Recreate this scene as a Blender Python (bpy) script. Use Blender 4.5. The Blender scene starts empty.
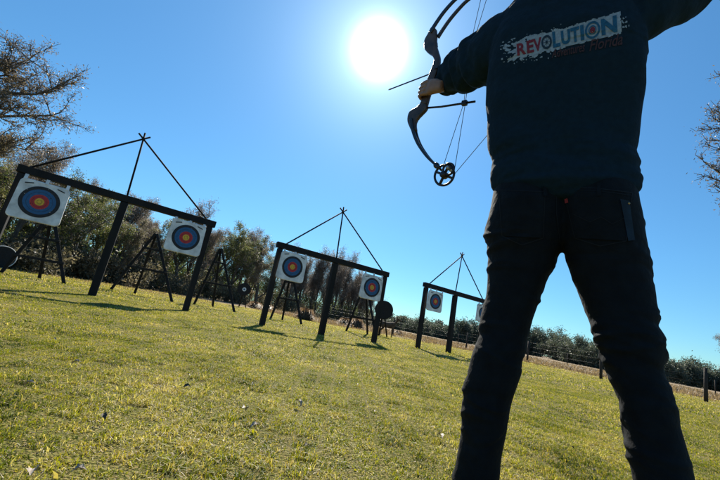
import bpy, bmesh, math, random
import numpy as np
from mathutils import Vector, Matrix, noise
from mathutils.bvhtree import BVHTree
random.seed(7); RNG = np.random.default_rng(11)
S = bpy.context.scene; COL = S.collection
R = math.radians
# ------------------------------------------------------------------ camera
F = 350.0; PITCH = R(12.82); ROLL = R(10.76); CH = 0.457
fw = Vector((0, math.cos(PITCH), math.sin(PITCH)))
up0 = Vector((0, -math.sin(PITCH), math.cos(PITCH)))
cx = Vector((1, 0, 0)) * math.cos(ROLL) + up0 * math.sin(ROLL)
cu = Vector((-1, 0, 0)) * math.sin(ROLL) + up0 * math.cos(ROLL)
CAM = Vector((0, 0, CH))
cd = bpy.data.cameras.new('camera'); cam = bpy.data.objects.new('camera', cd); COL.objects.link(cam)
cd.sensor_width = 36; cd.lens = F / 720 * 36; cd.clip_start = 0.02; cd.clip_end = 5000
cam.matrix_world = Matrix(((cx.x, cu.x, -fw.x, 0), (cx.y, cu.y, -fw.y, 0), (cx.z, cu.z, -fw.z, CH), (0, 0, 0, 1)))
S.camera = cam
def ray(x, y): return (cx * (x - 360) - cu * (y - 240) + fw * F).normalized()
def P(x, y, D):                                    # point on a sight line at horizontal distance D
    d = ray(x, y); return CAM + d * (D / math.hypot(d.x, d.y))
def PZ(x, y, z):
    d = ray(x, y); return CAM + d * ((z - CH) / d.z)
def PP(x, y, o, n):                                # sight line meets a real plane
    d = ray(x, y); return CAM + d * ((o - CAM).dot(n) / d.dot(n))
# ------------------------------------------------------------------ ground height
def gz(x, y):
    r = math.hypot(x, y)
    f = min(1, max(0, (r - 2) / 4))
    z = f * (0.018 * math.sin(x * 1.3 + 0.5) * math.sin(y * 1.1) + 0.02 * math.sin(x * 0.45 + 1) * math.cos(y * 0.5))
    return z
def gz_np(x, y):
    r = np.hypot(x, y); f = np.clip((r - 2) / 4, 0, 1)
    return f * (0.018 * np.sin(x * 1.3 + 0.5) * np.sin(y * 1.1) + 0.02 * np.sin(x * 0.45 + 1) * np.cos(y * 0.5))
# ------------------------------------------------------------------ materials
def mat(name, col, rough=0.8, var=0.0, scale=20, bump=0.0, bscale=None, spec=0.3, metal=0, sheen=0, col2=None, coord='Object', stretch=(1, 1, 1)):
    m = bpy.data.materials.new(name); m.use_nodes = True; nt = m.node_tree; b = nt.nodes['Principled BSDF']
    b.inputs['Roughness'].default_value = rough; b.inputs['Specular IOR Level'].default_value = spec
    b.inputs['Metallic'].default_value = metal; b.inputs['Sheen Weight'].default_value = sheen
    b.inputs['Base Color'].default_value = (*col, 1)
    if var or bump:
        tc = nt.nodes.new('ShaderNodeTexCoord'); mp = nt.nodes.new('ShaderNodeMapping'); mp.inputs['Scale'].default_value = stretch
        nt.links.new(tc.outputs[coord], mp.inputs[0])
    if var:
        n = nt.nodes.new('ShaderNodeTexNoise'); n.inputs['Scale'].default_value = scale; n.inputs['Detail'].default_value = 6
        nt.links.new(mp.outputs[0], n.inputs[0])
        r = nt.nodes.new('ShaderNodeValToRGB'); r.color_ramp.elements[0].position = 0.3; r.color_ramp.elements[1].position = 0.7
        c2 = col2 if col2 else tuple(min(1, c * (1 + var)) for c in col); c1 = col if col2 else tuple(c * (1 - var) for c in col)
        r.color_ramp.elements[0].color = (*c1, 1); r.color_ramp.elements[1].color = (*c2, 1)
        nt.links.new(n.outputs[0], r.inputs[0]); nt.links.new(r.outputs[0], b.inputs['Base Color'])
    if bump:
        n2 = nt.nodes.new('ShaderNodeTexNoise'); n2.inputs['Scale'].default_value = bscale or scale * 3; n2.inputs['Detail'].default_value = 5
        nt.links.new(mp.outputs[0], n2.inputs[0])
        bp = nt.nodes.new('ShaderNodeBump'); bp.inputs['Strength'].default_value = 1; bp.inputs['Distance'].default_value = bump
        nt.links.new(n2.outputs[0], bp.inputs['Height']); nt.links.new(bp.outputs[0], b.inputs['Normal'])
    return m
def leafmat(name, ramp, trans=0.4, tcol=(1, 1, 1), rough=0.5, spec=0.3, noise_scale=0.35, noise_amt=0.35, dry=None):
    """leaf / blade material: colour from the 'tint' attribute of each leaf, light passes through"""
    m = bpy.data.materials.new(name); m.use_nodes = True; nt = m.node_tree; N = nt.nodes; L = nt.links
    b = N['Principled BSDF']; out = N['Material Output']
    b.inputs['Roughness'].default_value = rough; b.inputs['Specular IOR Level'].default_value = spec
    at = N.new('ShaderNodeAttribute'); at.attribute_name = 'tint'
    tc = N.new('ShaderNodeNewGeometry'); n = N.new('ShaderNodeTexNoise'); n.inputs['Scale'].default_value = noise_scale; n.inputs['Detail'].default_value = 4
    L.new(tc.outputs['Position'], n.inputs[0])
    ma = N.new('ShaderNodeMath'); ma.operation = 'MULTIPLY_ADD'; ma.inputs[1].default_value = noise_amt * 2; ma.inputs[2].default_value = -noise_amt
    L.new(n.outputs[0], ma.inputs[0])
    ad = N.new('ShaderNodeMath'); ad.operation = 'ADD'; L.new(at.outputs['Fac'], ad.inputs[0]); L.new(ma.outputs[0], ad.inputs[1])
    src = ad.outputs[0]
    r = N.new('ShaderNodeValToRGB'); cr = r.color_ramp
    while len(cr.elements) < len(ramp): cr.elements.new(0.5)
    for e, (p, c) in zip(cr.elements, ramp): e.position = p; e.color = (*c, 1)
    L.new(src, r.inputs[0]); L.new(r.outputs[0], b.inputs['Base Color'])
    t = N.new('ShaderNodeBsdfTranslucent'); mx = N.new('ShaderNodeMixShader'); mx.inputs[0].default_value = trans
    mul = N.new('ShaderNodeMix'); mul.data_type = 'RGBA'; mul.blend_type = 'MULTIPLY'; mul.inputs[0].default_value = 1
    L.new(r.outputs[0], mul.inputs[6]); mul.inputs[7].default_value = (*tcol, 1)
    L.new(mul.outputs[2], t.inputs['Color']); L.new(b.outputs[0], mx.inputs[1]); L.new(t.outputs[0], mx.inputs[2]); L.new(mx.outputs[0], out.inputs['Surface'])
    return m
M = {}
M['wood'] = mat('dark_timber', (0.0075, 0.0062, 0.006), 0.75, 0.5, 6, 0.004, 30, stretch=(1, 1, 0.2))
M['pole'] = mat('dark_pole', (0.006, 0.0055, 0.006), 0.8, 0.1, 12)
M['metal'] = mat('dull_steel', (0.35, 0.35, 0.35), 0.4, 0.2, 30, 0, spec=0.5, metal=0.8)
M['foam'] = mat('white_foam_cover', (0.60, 0.60, 0.61), 0.7, 0.28, 7, 0.004, 14)
M['ring_black'] = mat('ring_black', (0.018, 0.018, 0.022), 0.6, 0.3, 30)
M['ring_blue'] = mat('ring_blue', (0.022, 0.095, 0.22), 0.6, 0.15, 25)
M['ring_red'] = mat('ring_red', (0.40, 0.03, 0.035), 0.6, 0.15, 25)
M['ring_gold'] = mat('ring_gold', (0.62, 0.36, 0.04), 0.6, 0.15, 25)
M['ring_dark'] = mat('ring_line', (0.03, 0.03, 0.03), 0.6, 0.1)
M['black_foam'] = mat('black_foam', (0.015, 0.015, 0.017), 0.85, 0.3, 30, 0.004, 60)
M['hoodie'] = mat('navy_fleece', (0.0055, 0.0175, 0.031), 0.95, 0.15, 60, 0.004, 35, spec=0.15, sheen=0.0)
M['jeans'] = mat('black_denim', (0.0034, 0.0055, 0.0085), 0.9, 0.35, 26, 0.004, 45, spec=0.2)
M['stitch'] = mat('denim_stitching', (0.010, 0.012, 0.016), 0.9, 0.2, 200)
M['fade'] = mat('faded_denim', (0.0055, 0.018, 0.035), 0.8, 0.45, 30, 0.0006, 700)
M['red_tab'] = mat('red_tab', (0.30, 0.03, 0.03), 0.8, 0.1, 80)
M['brass'] = mat('brass_rivet', (0.4, 0.25, 0.1), 0.35, 0.1, 80, metal=1)
M['print_white'] = mat('print_white', (0.22, 0.28, 0.34), 0.8, 0.25, 120)
M['print_red'] = mat('print_red', (0.15, 0.018, 0.032), 0.8, 0.3, 160)
M['print_blue'] = mat('print_blue', (0.010, 0.085, 0.17), 0.8, 0.3, 160)
M['print_dark'] = mat('print_dark', (0.012, 0.03, 0.05), 0.8, 0.3, 160)
M['print_maroon'] = mat('print_maroon', (0.045, 0.022, 0.028), 0.8, 0.3, 160)
M['skin'] = mat('skin', (0.26, 0.15, 0.105), 0.5, 0.12, 30, 0.0006, 400, spec=0.4)
M['skin'].node_tree.nodes['Principled BSDF'].inputs['Subsurface Weight'].default_value = 0.15
M['skin'].node_tree.nodes['Principled BSDF'].inputs['Subsurface Radius'].default_value = (0.012, 0.005, 0.003)
M['nail'] = mat('nail', (0.5, 0.32, 0.26), 0.35, 0.05, 30)
M['hair'] = mat('dark_hair', (0.03, 0.02, 0.014), 0.6, 0.5, 60, 0.003, 150)
M['eye'] = mat('eye_white', (0.75, 0.74, 0.72), 0.3, 0.02, 30)
M['shoe'] = mat('dark_shoe', (0.02, 0.02, 0.022), 0.7, 0.3, 40, 0.001, 200)
M['rubber'] = mat('rubber_sole', (0.12, 0.12, 0.12), 0.8, 0.2, 40)
M['riser'] = mat('bow_riser', (0.022, 0.015, 0.012), 0.42, 0.5, 28, 0, spec=0.4, col2=(0.085, 0.052, 0.036))  # brown tinge of the sun's flare is put into the riser colour
M['limb'] = mat('bow_limb', (0.012, 0.012, 0.014), 0.35, 0.2, 30, 0, spec=0.5)
M['cam'] = mat('bow_cam', (0.014, 0.010, 0.012), 0.4, 0.2, 30, 0, spec=0.6, metal=0.3)
M['string'] = mat('bow_string', (0.02, 0.02, 0.025), 0.7, 0.2, 100)
M['arrow'] = mat('carbon_arrow', (0.015, 0.015, 0.017), 0.35, 0.1, 100)
M['vane'] = mat('orange_vane', (0.6, 0.15, 0.03), 0.5, 0.1, 100)
M['bark'] = mat('bark', (0.055, 0.046, 0.040), 0.9, 0.5, 9, 0.02, 14, col2=(0.13, 0.115, 0.10), stretch=(1, 1, 0.25))
M['post'] = mat('weathered_post', (0.035, 0.028, 0.024), 0.85, 0.4, 12, 0.004, 40, stretch=(1, 1, 0.15))
M['wire'] = mat('fence_wire', (0.05, 0.05, 0.05), 0.5, 0.1, 30, metal=0.6)
M['hide'] = mat('deer_hide', (0.07, 0.045, 0.03), 0.8, 0.3, 8, 0.002, 80)
M['deadleaf'] = mat('dead_leaf', (0.26, 0.19, 0.13), 0.6, 0.0, 20, 0, spec=0.4, var=0.35) if False else mat('dead_leaf', (0.20, 0.13, 0.08), 0.55, 0.35, 20, 0.001, 90, spec=0.45, col2=(0.42, 0.36, 0.30))
M['deadleaf_pale'] = mat('pale_dead_leaf', (0.22, 0.16, 0.11), 0.5, 0.35, 20, 0.001, 90, spec=0.5, col2=(0.46, 0.38, 0.30))
M['deadleaf_dark'] = mat('dark_dead_leaf', (0.035, 0.028, 0.022), 0.6, 0.35, 20, 0.001, 90, col2=(0.09, 0.07, 0.05))
M['oak_leaf'] = leafmat('oak_leaf', [(0, (0.030, 0.042, 0.018)), (0.5, (0.085, 0.11, 0.042)), (1, (0.22, 0.24, 0.10))], 0.5, (1, 1, .6), noise_scale=0.5)
M['olive_leaf'] = leafmat('olive_leaf', [(0, (0.055, 0.057, 0.03)), (0.5, (0.15, 0.145, 0.075)), (1, (0.32, 0.28, 0.17))], 0.5, (1, 1, .7), noise_scale=0.5)
M['dry_leaf'] = leafmat('dry_leaf', [(0, (0.065, 0.054, 0.036)), (0.5, (0.165, 0.135, 0.085)), (1, (0.34, 0.29, 0.19))], 0.45, (1, .9, .75), noise_scale=0.5)
M['grey_twig'] = leafmat('grey_twig', [(0, (0.08, 0.068, 0.06)), (0.5, (0.19, 0.16, 0.14)), (1, (0.36, 0.31, 0.27))], 0.4, (1, 1, 1), noise_scale=0.6)
M['far_leaf'] = leafmat('far_leaf', [(0, (0.03, 0.045, 0.042)), (0.5, (0.085, 0.105, 0.085)), (1, (0.17, 0.18, 0.13))], 0.4, (1, 1, .8), noise_scale=0.15, noise_amt=0.5)  # distance haze is put into this leaf colour: lifted and bluish
M['far_grey'] = leafmat('far_grey', [(0, (0.05, 0.048, 0.045)), (0.5, (0.095, 0.09, 0.08)), (1, (0.15, 0.14, 0.12))], 0.2, (1, 1, .8), noise_scale=0.15, noise_amt=0.4)
M['brush'] = leafmat('brush', [(0, (0.035, 0.034, 0.024)), (0.5, (0.12, 0.11, 0.075)), (1, (0.34, 0.27, 0.19))], 0.45, (1, 1, .8), noise_scale=0.8)
M['grass'] = leafmat('grass_blade', [(0, (0.030, 0.052, 0.006)), (0.28, (0.14, 0.175, 0.010)), (0.52, (0.33, 0.325, 0.022)), (0.72, (0.36, 0.27, 0.10)), (1, (0.66, 0.57, 0.44))], 0.52, (1.0, 0.97, 0.24), rough=0.55, spec=0.28, noise_scale=2.1, noise_amt=0.68)
M['drygrass'] = leafmat('dry_grass', [(0, (0.12, 0.085, 0.045)), (0.5, (0.27, 0.20, 0.12)), (1, (0.46, 0.37, 0.25))], 0.35, (1, .9, .6), noise_scale=0.4, noise_amt=0.25)
M['broom'] = leafmat('broomsedge', [(0, (0.12, 0.075, 0.04)), (0.5, (0.25, 0.165, 0.095)), (1, (0.40, 0.29, 0.18))], 0.55, (1, .9, .6), noise_scale=2, noise_amt=0.1)
def ground_mat():
    m = bpy.data.materials.new('lawn_soil'); m.use_nodes = True; nt = m.node_tree; N = nt.nodes; L = nt.links; b = N['Principled BSDF']
    b.inputs['Roughness'].default_value = 0.95; b.inputs['Specular IOR Level'].default_value = 0.1
    g = N.new('ShaderNodeNewGeometry')
    def nz(s, d=6):
        n = N.new('ShaderNodeTexNoise'); n.inputs['Scale'].default_value = s; n.inputs['Detail'].default_value = d; L.new(g.outputs['Position'], n.inputs[0]); return n.outputs[0]
    def ramp(src, els):
        r = N.new('ShaderNodeValToRGB'); cr = r.color_ramp
        while len(cr.elements) < len(els): cr.elements.new(0.5)
        for e, (p, c) in zip(cr.elements, els): e.position = p; e.color = (*c, 1)
        L.new(src, r.inputs[0]); return r.outputs[0]
    def mix(f, a, c):
        x = N.new('ShaderNodeMix'); x.data_type = 'RGBA'; L.new(f, x.inputs[0]); L.new(a, x.inputs[6]); L.new(c, x.inputs[7]); return x.outputs[2]
    lawn = ramp(nz(110, 8), [(0.36, (0.05, 0.045, 0.012)), (0.5, (0.15, 0.15, 0.028)), (0.62, (0.26, 0.19, 0.08))])
    tan = ramp(nz(14), [(0.3, (0.13, 0.10, 0.055)), (0.7, (0.27, 0.21, 0.12))])
    far = ramp(nz(0.6), [(0.3, (0.17, 0.125, 0.08)), (0.7, (0.30, 0.235, 0.16))])
    sep = N.new('ShaderNodeVectorMath'); sep.operation = 'LENGTH'; L.new(g.outputs['Position'], sep.inputs[0])
    big = nz(0.5, 4)
    dd = N.new('ShaderNodeMath'); dd.operation = 'MULTIPLY_ADD'; dd.inputs[1].default_value = 4.0; L.new(big, dd.inputs[0]); L.new(sep.outputs['Value'], dd.inputs[2])
    mr = N.new('ShaderNodeMapRange'); mr.inputs[1].default_value = 19.5; mr.inputs[2].default_value = 21.5; L.new(dd.outputs[0], mr.inputs[0])
    patch = N.new('ShaderNodeMapRange'); patch.inputs[1].default_value = 0.5; patch.inputs[2].default_value = 0.75; patch.inputs[4].default_value = 0.8; L.new(nz(1.3, 5), patch.inputs[0])
    c = mix(patch.outputs[0], lawn, tan); c = mix(mr.outputs[0], c, far); L.new(c, b.inputs['Base Color'])
    bp = N.new('ShaderNodeBump'); bp.inputs['Distance'].default_value = 0.03; bp.inputs['Strength'].default_value = 1.0; L.new(nz(90), bp.inputs['Height']); L.new(bp.outputs[0], b.inputs['Normal'])
    return m
M['ground'] = ground_mat()
def holes(m, sc=22, dark=(0.01, 0.01, 0.01)):
    nt = m.node_tree; N = nt.nodes; b = N['Principled BSDF']; src = b.inputs['Base Color'].links[0].from_socket
    g = N.new('ShaderNodeNewGeometry'); v = N.new('ShaderNodeTexVoronoi'); v.inputs['Scale'].default_value = sc; nt.links.new(g.outputs['Position'], v.inputs['Vector'])
    sp_ = N.new('ShaderNodeSeparateColor'); nt.links.new(v.outputs['Color'], sp_.inputs[0])
    r_ = N.new('ShaderNodeMath'); r_.operation = 'MULTIPLY'; r_.inputs[1].default_value = .17; nt.links.new(sp_.outputs[0], r_.inputs[0])
    l_ = N.new('ShaderNodeMath'); l_.operation = 'LESS_THAN'; nt.links.new(v.outputs['Distance'], l_.inputs[0]); nt.links.new(r_.outputs[0], l_.inputs[1])
    x = N.new('ShaderNodeMix'); x.data_type = 'RGBA'; nt.links.new(l_.outputs[0], x.inputs[0]); nt.links.new(src, x.inputs[6]); x.inputs[7].default_value = (*dark, 1); nt.links.new(x.outputs[2], b.inputs['Base Color'])
for k_ in ('ring_blue', 'ring_red', 'ring_gold'): holes(M[k_])
holes(M['ring_black'], 22, (.35, .33, .3))
# ------------------------------------------------------------------ object helpers
def link(o, parent=None):
    COL.objects.link(o)
    if parent is not None: o.parent = parent; o.matrix_parent_inverse = Matrix.Translation(-parent.location) if parent.rotation_euler.z == 0 else (Matrix.Translation(parent.location) @ Matrix.Rotation(parent.rotation_euler.z, 4, 'Z')).inverted()
    return o
def tag(o, label=None, cat=None, group=None, kind=None):
    if label: o['label'] = label
    if cat: o['category'] = cat
    if group: o['group'] = group
    if kind: o['kind'] = kind
    return o
def empty(name, loc, label, cat, group=None):
    o = bpy.data.objects.new(name, None); o.location = loc; o.empty_display_size = 0.1; COL.objects.link(o)
    return tag(o, label, cat, group)
class MB:
    """collects lofts, tubes and boxes in world space"""
    def __init__(s): s.v = []; s.f = []
    def add(s, vs, fs):
        n = len(s.v); s.v += [Vector(v) for v in vs]; s.f += [tuple(i + n for i in f) for f in fs]
    def tube(s, pts, rad, n=8, cap=True):
        pts = [Vector(p) for p in pts]; k = len(pts)
        if not hasattr(rad, '__len__'): rad = [rad] * k
        vs = []; prev = None
        for i, p in enumerate(pts):
            t = (pts[min(i + 1, k - 1)] - pts[max(i - 1, 0)]).normalized()
            if prev is None: prev = t.orthogonal().normalized()
            a = (prev - t * prev.dot(t)).normalized(); prev = a; b = t.cross(a)
            for j in range(n):
                q = 2 * math.pi * j / n; vs.append(p + (a * math.cos(q) + b * math.sin(q)) * rad[i])
        fs = [(i * n + j, i * n + (j + 1) % n, (i + 1) * n + (j + 1) % n, (i + 1) * n + j) for i in range(k - 1) for j in range(n)]
        if cap: fs += [tuple(reversed(range(n))), tuple((k - 1) * n + j for j in range(n))]
        s.add(vs, fs); return s
    def loft(s, rings, n=36, power=2.3, round_caps=True):
        """rings: (centre, half width vector, half depth vector)"""
        vs = []
        if round_caps:
            c0, w0, d0 = rings[0]; c1 = rings[1][0]; t = (c0 - c1).normalized(); e = min(w0.length, d0.length)
            pre = [(c0 + t * e * 0.55 * math.sin(a), w0 * math.cos(a), d0 * math.cos(a)) for a in (1.45, 1.1, 0.6)]
            cN, wN, dN = rings[-1]; cM = rings[-2][0]; t = (cN - cM).normalized(); e = min(wN.length, dN.length)
            post = [(cN + t * e * 0.55 * math.sin(a), wN * math.cos(a), dN * math.cos(a)) for a in (0.6, 1.1, 1.45)]
            rings = pre + list(rings) + post
        for c, w, d in rings:
            for j in range(n):
                q = 2 * math.pi * j / n; co, si = math.cos(q), math.sin(q)
                co = math.copysign(abs(co) ** (2 / power), co); si = math.copysign(abs(si) ** (2 / power), si)
                vs.append(c + w * co + d * si)
        k = len(rings)
        fs = [(i * n + j, i * n + (j + 1) % n, (i + 1) * n + (j + 1) % n, (i + 1) * n + j) for i in range(k - 1) for j in range(n)]
        fs += [tuple(reversed(range(n))), tuple((k - 1) * n + j for j in range(n))]
        s.add(vs, fs); return s
    def ell(s, c, ax, ay, az, n=16):
        c = Vector(c); rings = []
        for i in range(n // 2 + 1):
            a = -math.pi / 2 * 0.98 + math.pi * 0.98 * i / (n // 2)
            rings.append((c + Vector(az) * math.sin(a), Vector(ax) * math.cos(a), Vector(ay) * math.cos(a)))
        return s.loft(rings, n, 2.0, False)
    def box(s, a, b, up, w, h):
        """bar from a to b, w across, h along up"""
        a = Vector(a); b = Vector(b); t = (b - a).normalized(); up = Vector(up); side = t.cross(up).normalized() * w / 2; u = side.cross(t).normalized() * h / 2
        vs = [a - side - u, a + side - u, a + side + u, a - side + u, b - side - u, b + side - u, b + side + u, b - side + u]
        s.add(vs, [(3, 2, 1, 0), (4, 5, 6, 7), (0, 1, 5, 4), (1, 2, 6, 5), (2, 3, 7, 6), (3, 0, 4, 7)]); return s
    def mesh(s, name):
        me = bpy.data.meshes.new(name); me.from_pydata([tuple(v) for v in s.v], [], s.f); me.update(); return me
    def obj(s, name, m, parent=None, smooth=True, bevel=0, remesh=0, smoothit=0, disp=None, origin=None):
        me = s.mesh(name)
        if remesh:
            o = bpy.data.objects.new('tmp', me); COL.objects.link(o)
            bm = bmesh.new(); bm.from_mesh(me); bmesh.ops.recalc_face_normals(bm, faces=bm.faces); bm.to_mesh(me); bm.free()
            md = o.modifiers.new('r', 'REMESH'); md.mode = 'VOXEL'; md.voxel_size = remesh
            if smoothit: sm = o.modifiers.new('s', 'SMOOTH'); sm.factor = 0.5; sm.iterations = smoothit
            dg = bpy.context.evaluated_depsgraph_get(); me2 = bpy.data.meshes.new_from_object(o.evaluated_get(dg)); bpy.data.objects.remove(o); bpy.data.meshes.remove(me); me = me2; me.name = name
        elif bevel:
            bm = bmesh.new(); bm.from_mesh(me); bmesh.ops.recalc_face_normals(bm, faces=bm.faces)
            bmesh.ops.bevel(bm, geom=[e for e in bm.edges if e.is_manifold and e.calc_face_angle(0) > 0.6], offset=bevel, segments=2, affect='EDGES', profile=0.6); bm.to_mesh(me); bm.free()
        else:
            bm = bmesh.new(); bm.from_mesh(me); bmesh.ops.recalc_face_normals(bm, faces=bm.faces); bm.to_mesh(me); bm.free()
        if disp:
            n = len(me.vertices); no = [Vector(v.normal) for v in me.vertices]
            for i, v in enumerate(me.vertices): v.co = v.co + no[i] * disp(v.co, no[i])
            me.update()
        return finish(name, me, m, parent, smooth, origin)
def finish(name, me, m, parent=None, smooth=True, origin=None):
    if origin is not None:
        me.transform(Matrix.Translation(-Vector(origin)))
    me.materials.clear(); me.materials.append(m)
    me.polygons.foreach_set('use_smooth', [smooth] * len(me.polygons))
    o = bpy.data.objects.new(name, me); link(o, parent)
    if origin is not None: o.location = origin
    return o
def np_mesh(name, V, faces_per, nv_per, counts, pattern, tint=None):
    """many small equal pieces in one mesh (leaves of one crown, blades of one lawn)"""
    me = bpy.data.meshes.new(name); n = len(V) // nv_per
    me.vertices.add(len(V)); me.vertices.foreach_set('co', V.astype(np.float32).ravel())
    pat = np.array(pattern, dtype=np.int64); loops = (pat[None, :] + (np.arange(n) * nv_per)[:, None]).ravel()
    ct = np.tile(np.array(counts), n); st = np.concatenate([[0], np.cumsum(ct)[:-1]])
    me.loops.add(len(loops)); me.loops.foreach_set('vertex_index', loops.astype(np.int32))
    me.polygons.add(len(ct)); me.polygons.foreach_set('loop_start', st.astype(np.int32)); me.polygons.foreach_set('loop_total', ct.astype(np.int32))
    me.update(calc_edges=True)
    if tint is not None:
        at = me.attributes.new('tint', 'FLOAT', 'POINT'); at.data.foreach_set('value', np.repeat(tint, nv_per).astype(np.float32))
    return me
# ------------------------------------------------------------------ ground sheet
rr = [0] + [0.4 * 1.07 ** i for i in range(125)]
ns = 180; gv = [(0, 0, 0)]; gf = []
for r in rr[1:]:
    for j in range(ns):
        a = 2 * math.pi * j / ns; x, y = r * math.sin(a), r * math.cos(a); gv.append((x, y, gz(x, y)))
for j in range(ns): gf.append((0, 1 + (j + 1) % ns, 1 + j))
for i in range(len(rr) - 2):
    for j in range(ns):
        a = 1 + i * ns + j; b = 1 + i * ns + (j + 1) % ns; gf.append((a, b, b + ns, a + ns))
b = MB(); b.add(gv, gf); g = b.obj('ground', M['ground']); tag(g, kind='structure')
# ------------------------------------------------------------------ grass
def blades(n, rmin, rmax, hmin, hmax, wmin, wmax, azw=75, lean=1.0, power=1.0):
    u = RNG.random(n); r = np.sqrt(rmin ** 2 + u * (rmax ** 2 - rmin ** 2)) if power == 1 else rmin + (rmax - rmin) * u ** power
    az = np.radians((RNG.random(n) * 2 - 1) * azw); x = r * np.sin(az); y = r * np.cos(az)
    cl = np.array([0.0]); 
    # clumpy: shift each towards a coarse lattice node
    k = 0.11; gx = np.floor(x / k); gy = np.floor(y / k)
    hsh = np.abs(np.sin(gx * 12.9898 + gy * 78.233) * 43758.5453) % 1; hs2 = np.abs(np.sin(gx * 39.3468 + gy * 11.135) * 24634.6345) % 1
    tx = (gx + 0.2 + 0.6 * hsh) * k; ty = (gy + 0.2 + 0.6 * hs2) * k
    p = RNG.random(n) * 0.45; x = x + (tx - x) * p; y = y + (ty - y) * p
    big = 0.5 + 0.5 * np.sin(x * 2.1 + 3 * np.sin(y * 0.9)) * np.sin(y * 1.7 + 2 * np.sin(x * 1.3))
    h = (hmin + (hmax - hmin) * RNG.random(n) ** 1.6) * (0.65 + 0.7 * hsh) * (0.75 + 0.5 * big)
    w = wmin + (wmax - wmin) * RNG.random(n)
    th = RNG.random(n) * 2 * np.pi + 0; ln = (0.25 + RNG.random(n) ** 0.8 * 1.5) * lean
    dx = np.cos(th); dy = np.sin(th); sx = -dy; sy = dx
    tw = RNG.random(n) * np.pi; sx = np.cos(tw); sy = np.sin(tw)
    z0 = gz_np(x, y) - 0.004
    hu = np.cos(np.minimum(ln, 1.5)); hl = np.sin(np.minimum(ln, 1.5))
    V = np.empty((n, 5, 3))
    mx = x + dx * h * 0.5 * hl * 0.6; my = y + dy * h * 0.5 * hl * 0.6; mz = z0 + h * (0.35 + 0.3 * hu)
    txx = x + dx * h * hl; tyy = y + dy * h * hl; tz = z0 + h * (0.15 + 0.85 * hu)
    V[:, 0] = np.stack([x - sx * w / 2, y - sy * w / 2, z0], 1); V[:, 1] = np.stack([x + sx * w / 2, y + sy * w / 2, z0], 1)
    V[:, 2] = np.stack([mx + sx * w * .45, my + sy * w * .45, mz], 1); V[:, 3] = np.stack([mx - sx * w * .45, my - sy * w * .45, mz], 1)
    V[:, 4] = np.stack([txx, tyy, tz], 1)
    t = 0.38 + 0.40 * (RNG.random(n) - 0.5) + 0.26 * (hs2 - 0.5)
    dryp = 0.10 + 0.30 * big
    d = RNG.random(n) < dryp; t[d] = 0.72 + 0.3 * RNG.random(d.sum())
    # the sward gets thinner and browner further out
    t += np.clip((np.hypot(x, y) - 10) / 30, 0, 0.22)
    return V.reshape(-1, 3), t
def grass_obj(name, parts, m, **kw):
    V = np.concatenate([p[0] for p in parts]); t = np.concatenate([p[1] for p in parts])
    me = np_mesh(name, V, 2, 5, [4, 3], [0, 1, 2, 3, 3, 2, 4], t)
    o = finish(name, me, m, None, False); tag(o, kind='stuff', **kw); return o
grass_obj('lawn_grass', [blades(360000, 0.45, 3.2, 0.008, 0.030, 0.0014, 0.0032), blades(220000, 0.45, 3.4, 0.012, 0.034, 0.0013, 0.0030, lean=2.2), blades(22000, 0.5, 5, 0.010, 0.026, 0.006, 0.012, lean=1.4),
    blades(300000, 3.2, 8, 0.012, 0.034, 0.0026, 0.0056), blades(120000, 3.2, 8, 0.02, 0.04, 0.003, 0.006, lean=2.2), blades(230000, 8, 21, 0.02, 0.05, 0.007, 0.016)], M['grass'],
    label='short patchy sunlit lawn grass with dry brown blades', cat='grass')
def tallgrass(n, rmin, rmax, az0, az1, hmin, hmax, w, t0=0.5):
    r = rmin + (rmax - rmin) * RNG.random(n) ** 1.5; az = np.radians(az0 + (az1 - az0) * RNG.random(n)); x = r * np.sin(az); y = r * np.cos(az)
    keep = (0.5 + 0.5 * np.sin(x * 0.8 + 2 * np.sin(y * .5)) * np.sin(y * .9 + np.sin(x * 1.1))) > RNG.random(n) * 0.8; x = x[keep]; y = y[keep]; n = len(x)
    h = (hmin + (hmax - hmin) * RNG.random(n)); th = RNG.random(n) * 6.283; ww = w * (0.6 + RNG.random(n)) * (0.6 + np.hypot(x, y) / 40)
    tw = RNG.random(n) * 3.14; sx = np.cos(tw); sy = np.sin(tw); ln = 0.15 + 0.5 * RNG.random(n); z0 = gz_np(x, y) - 0.01
    V = np.empty((n, 5, 3)); dx = np.cos(th) * ln; dy = np.sin(th) * ln
    V[:, 0] = np.stack([x - sx * ww / 2, y - sy * ww / 2, z0], 1); V[:, 1] = np.stack([x + sx * ww / 2, y + sy * ww / 2, z0], 1)
    V[:, 2] = np.stack([x + dx * h * .3 + sx * ww * .4, y + dy * h * .3 + sy * ww * .4, z0 + h * .6], 1); V[:, 3] = np.stack([x + dx * h * .3 - sx * ww * .4, y + dy * h * .3 - sy * ww * .4, z0 + h * .6], 1)
    V[:, 4] = np.stack([x + dx * h, y + dy * h, z0 + h * .95], 1)
    return V.reshape(-1, 3), 0.5 + 0.5 * (RNG.random(n) - 0.5)
grass_obj('dry_field_grass', [tallgrass(26000, 19, 60, -14, 62, 0.05, 0.16, 0.03), tallgrass(7000, 21, 45, -14, 62, 0.1, 0.28, 0.03), tallgrass(6000, 15.5, 40, -62, -20, 0.04, 0.12, 0.02)], M['drygrass'],
    label='tan dry field grass beyond the lawn edge', cat='grass')
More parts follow.
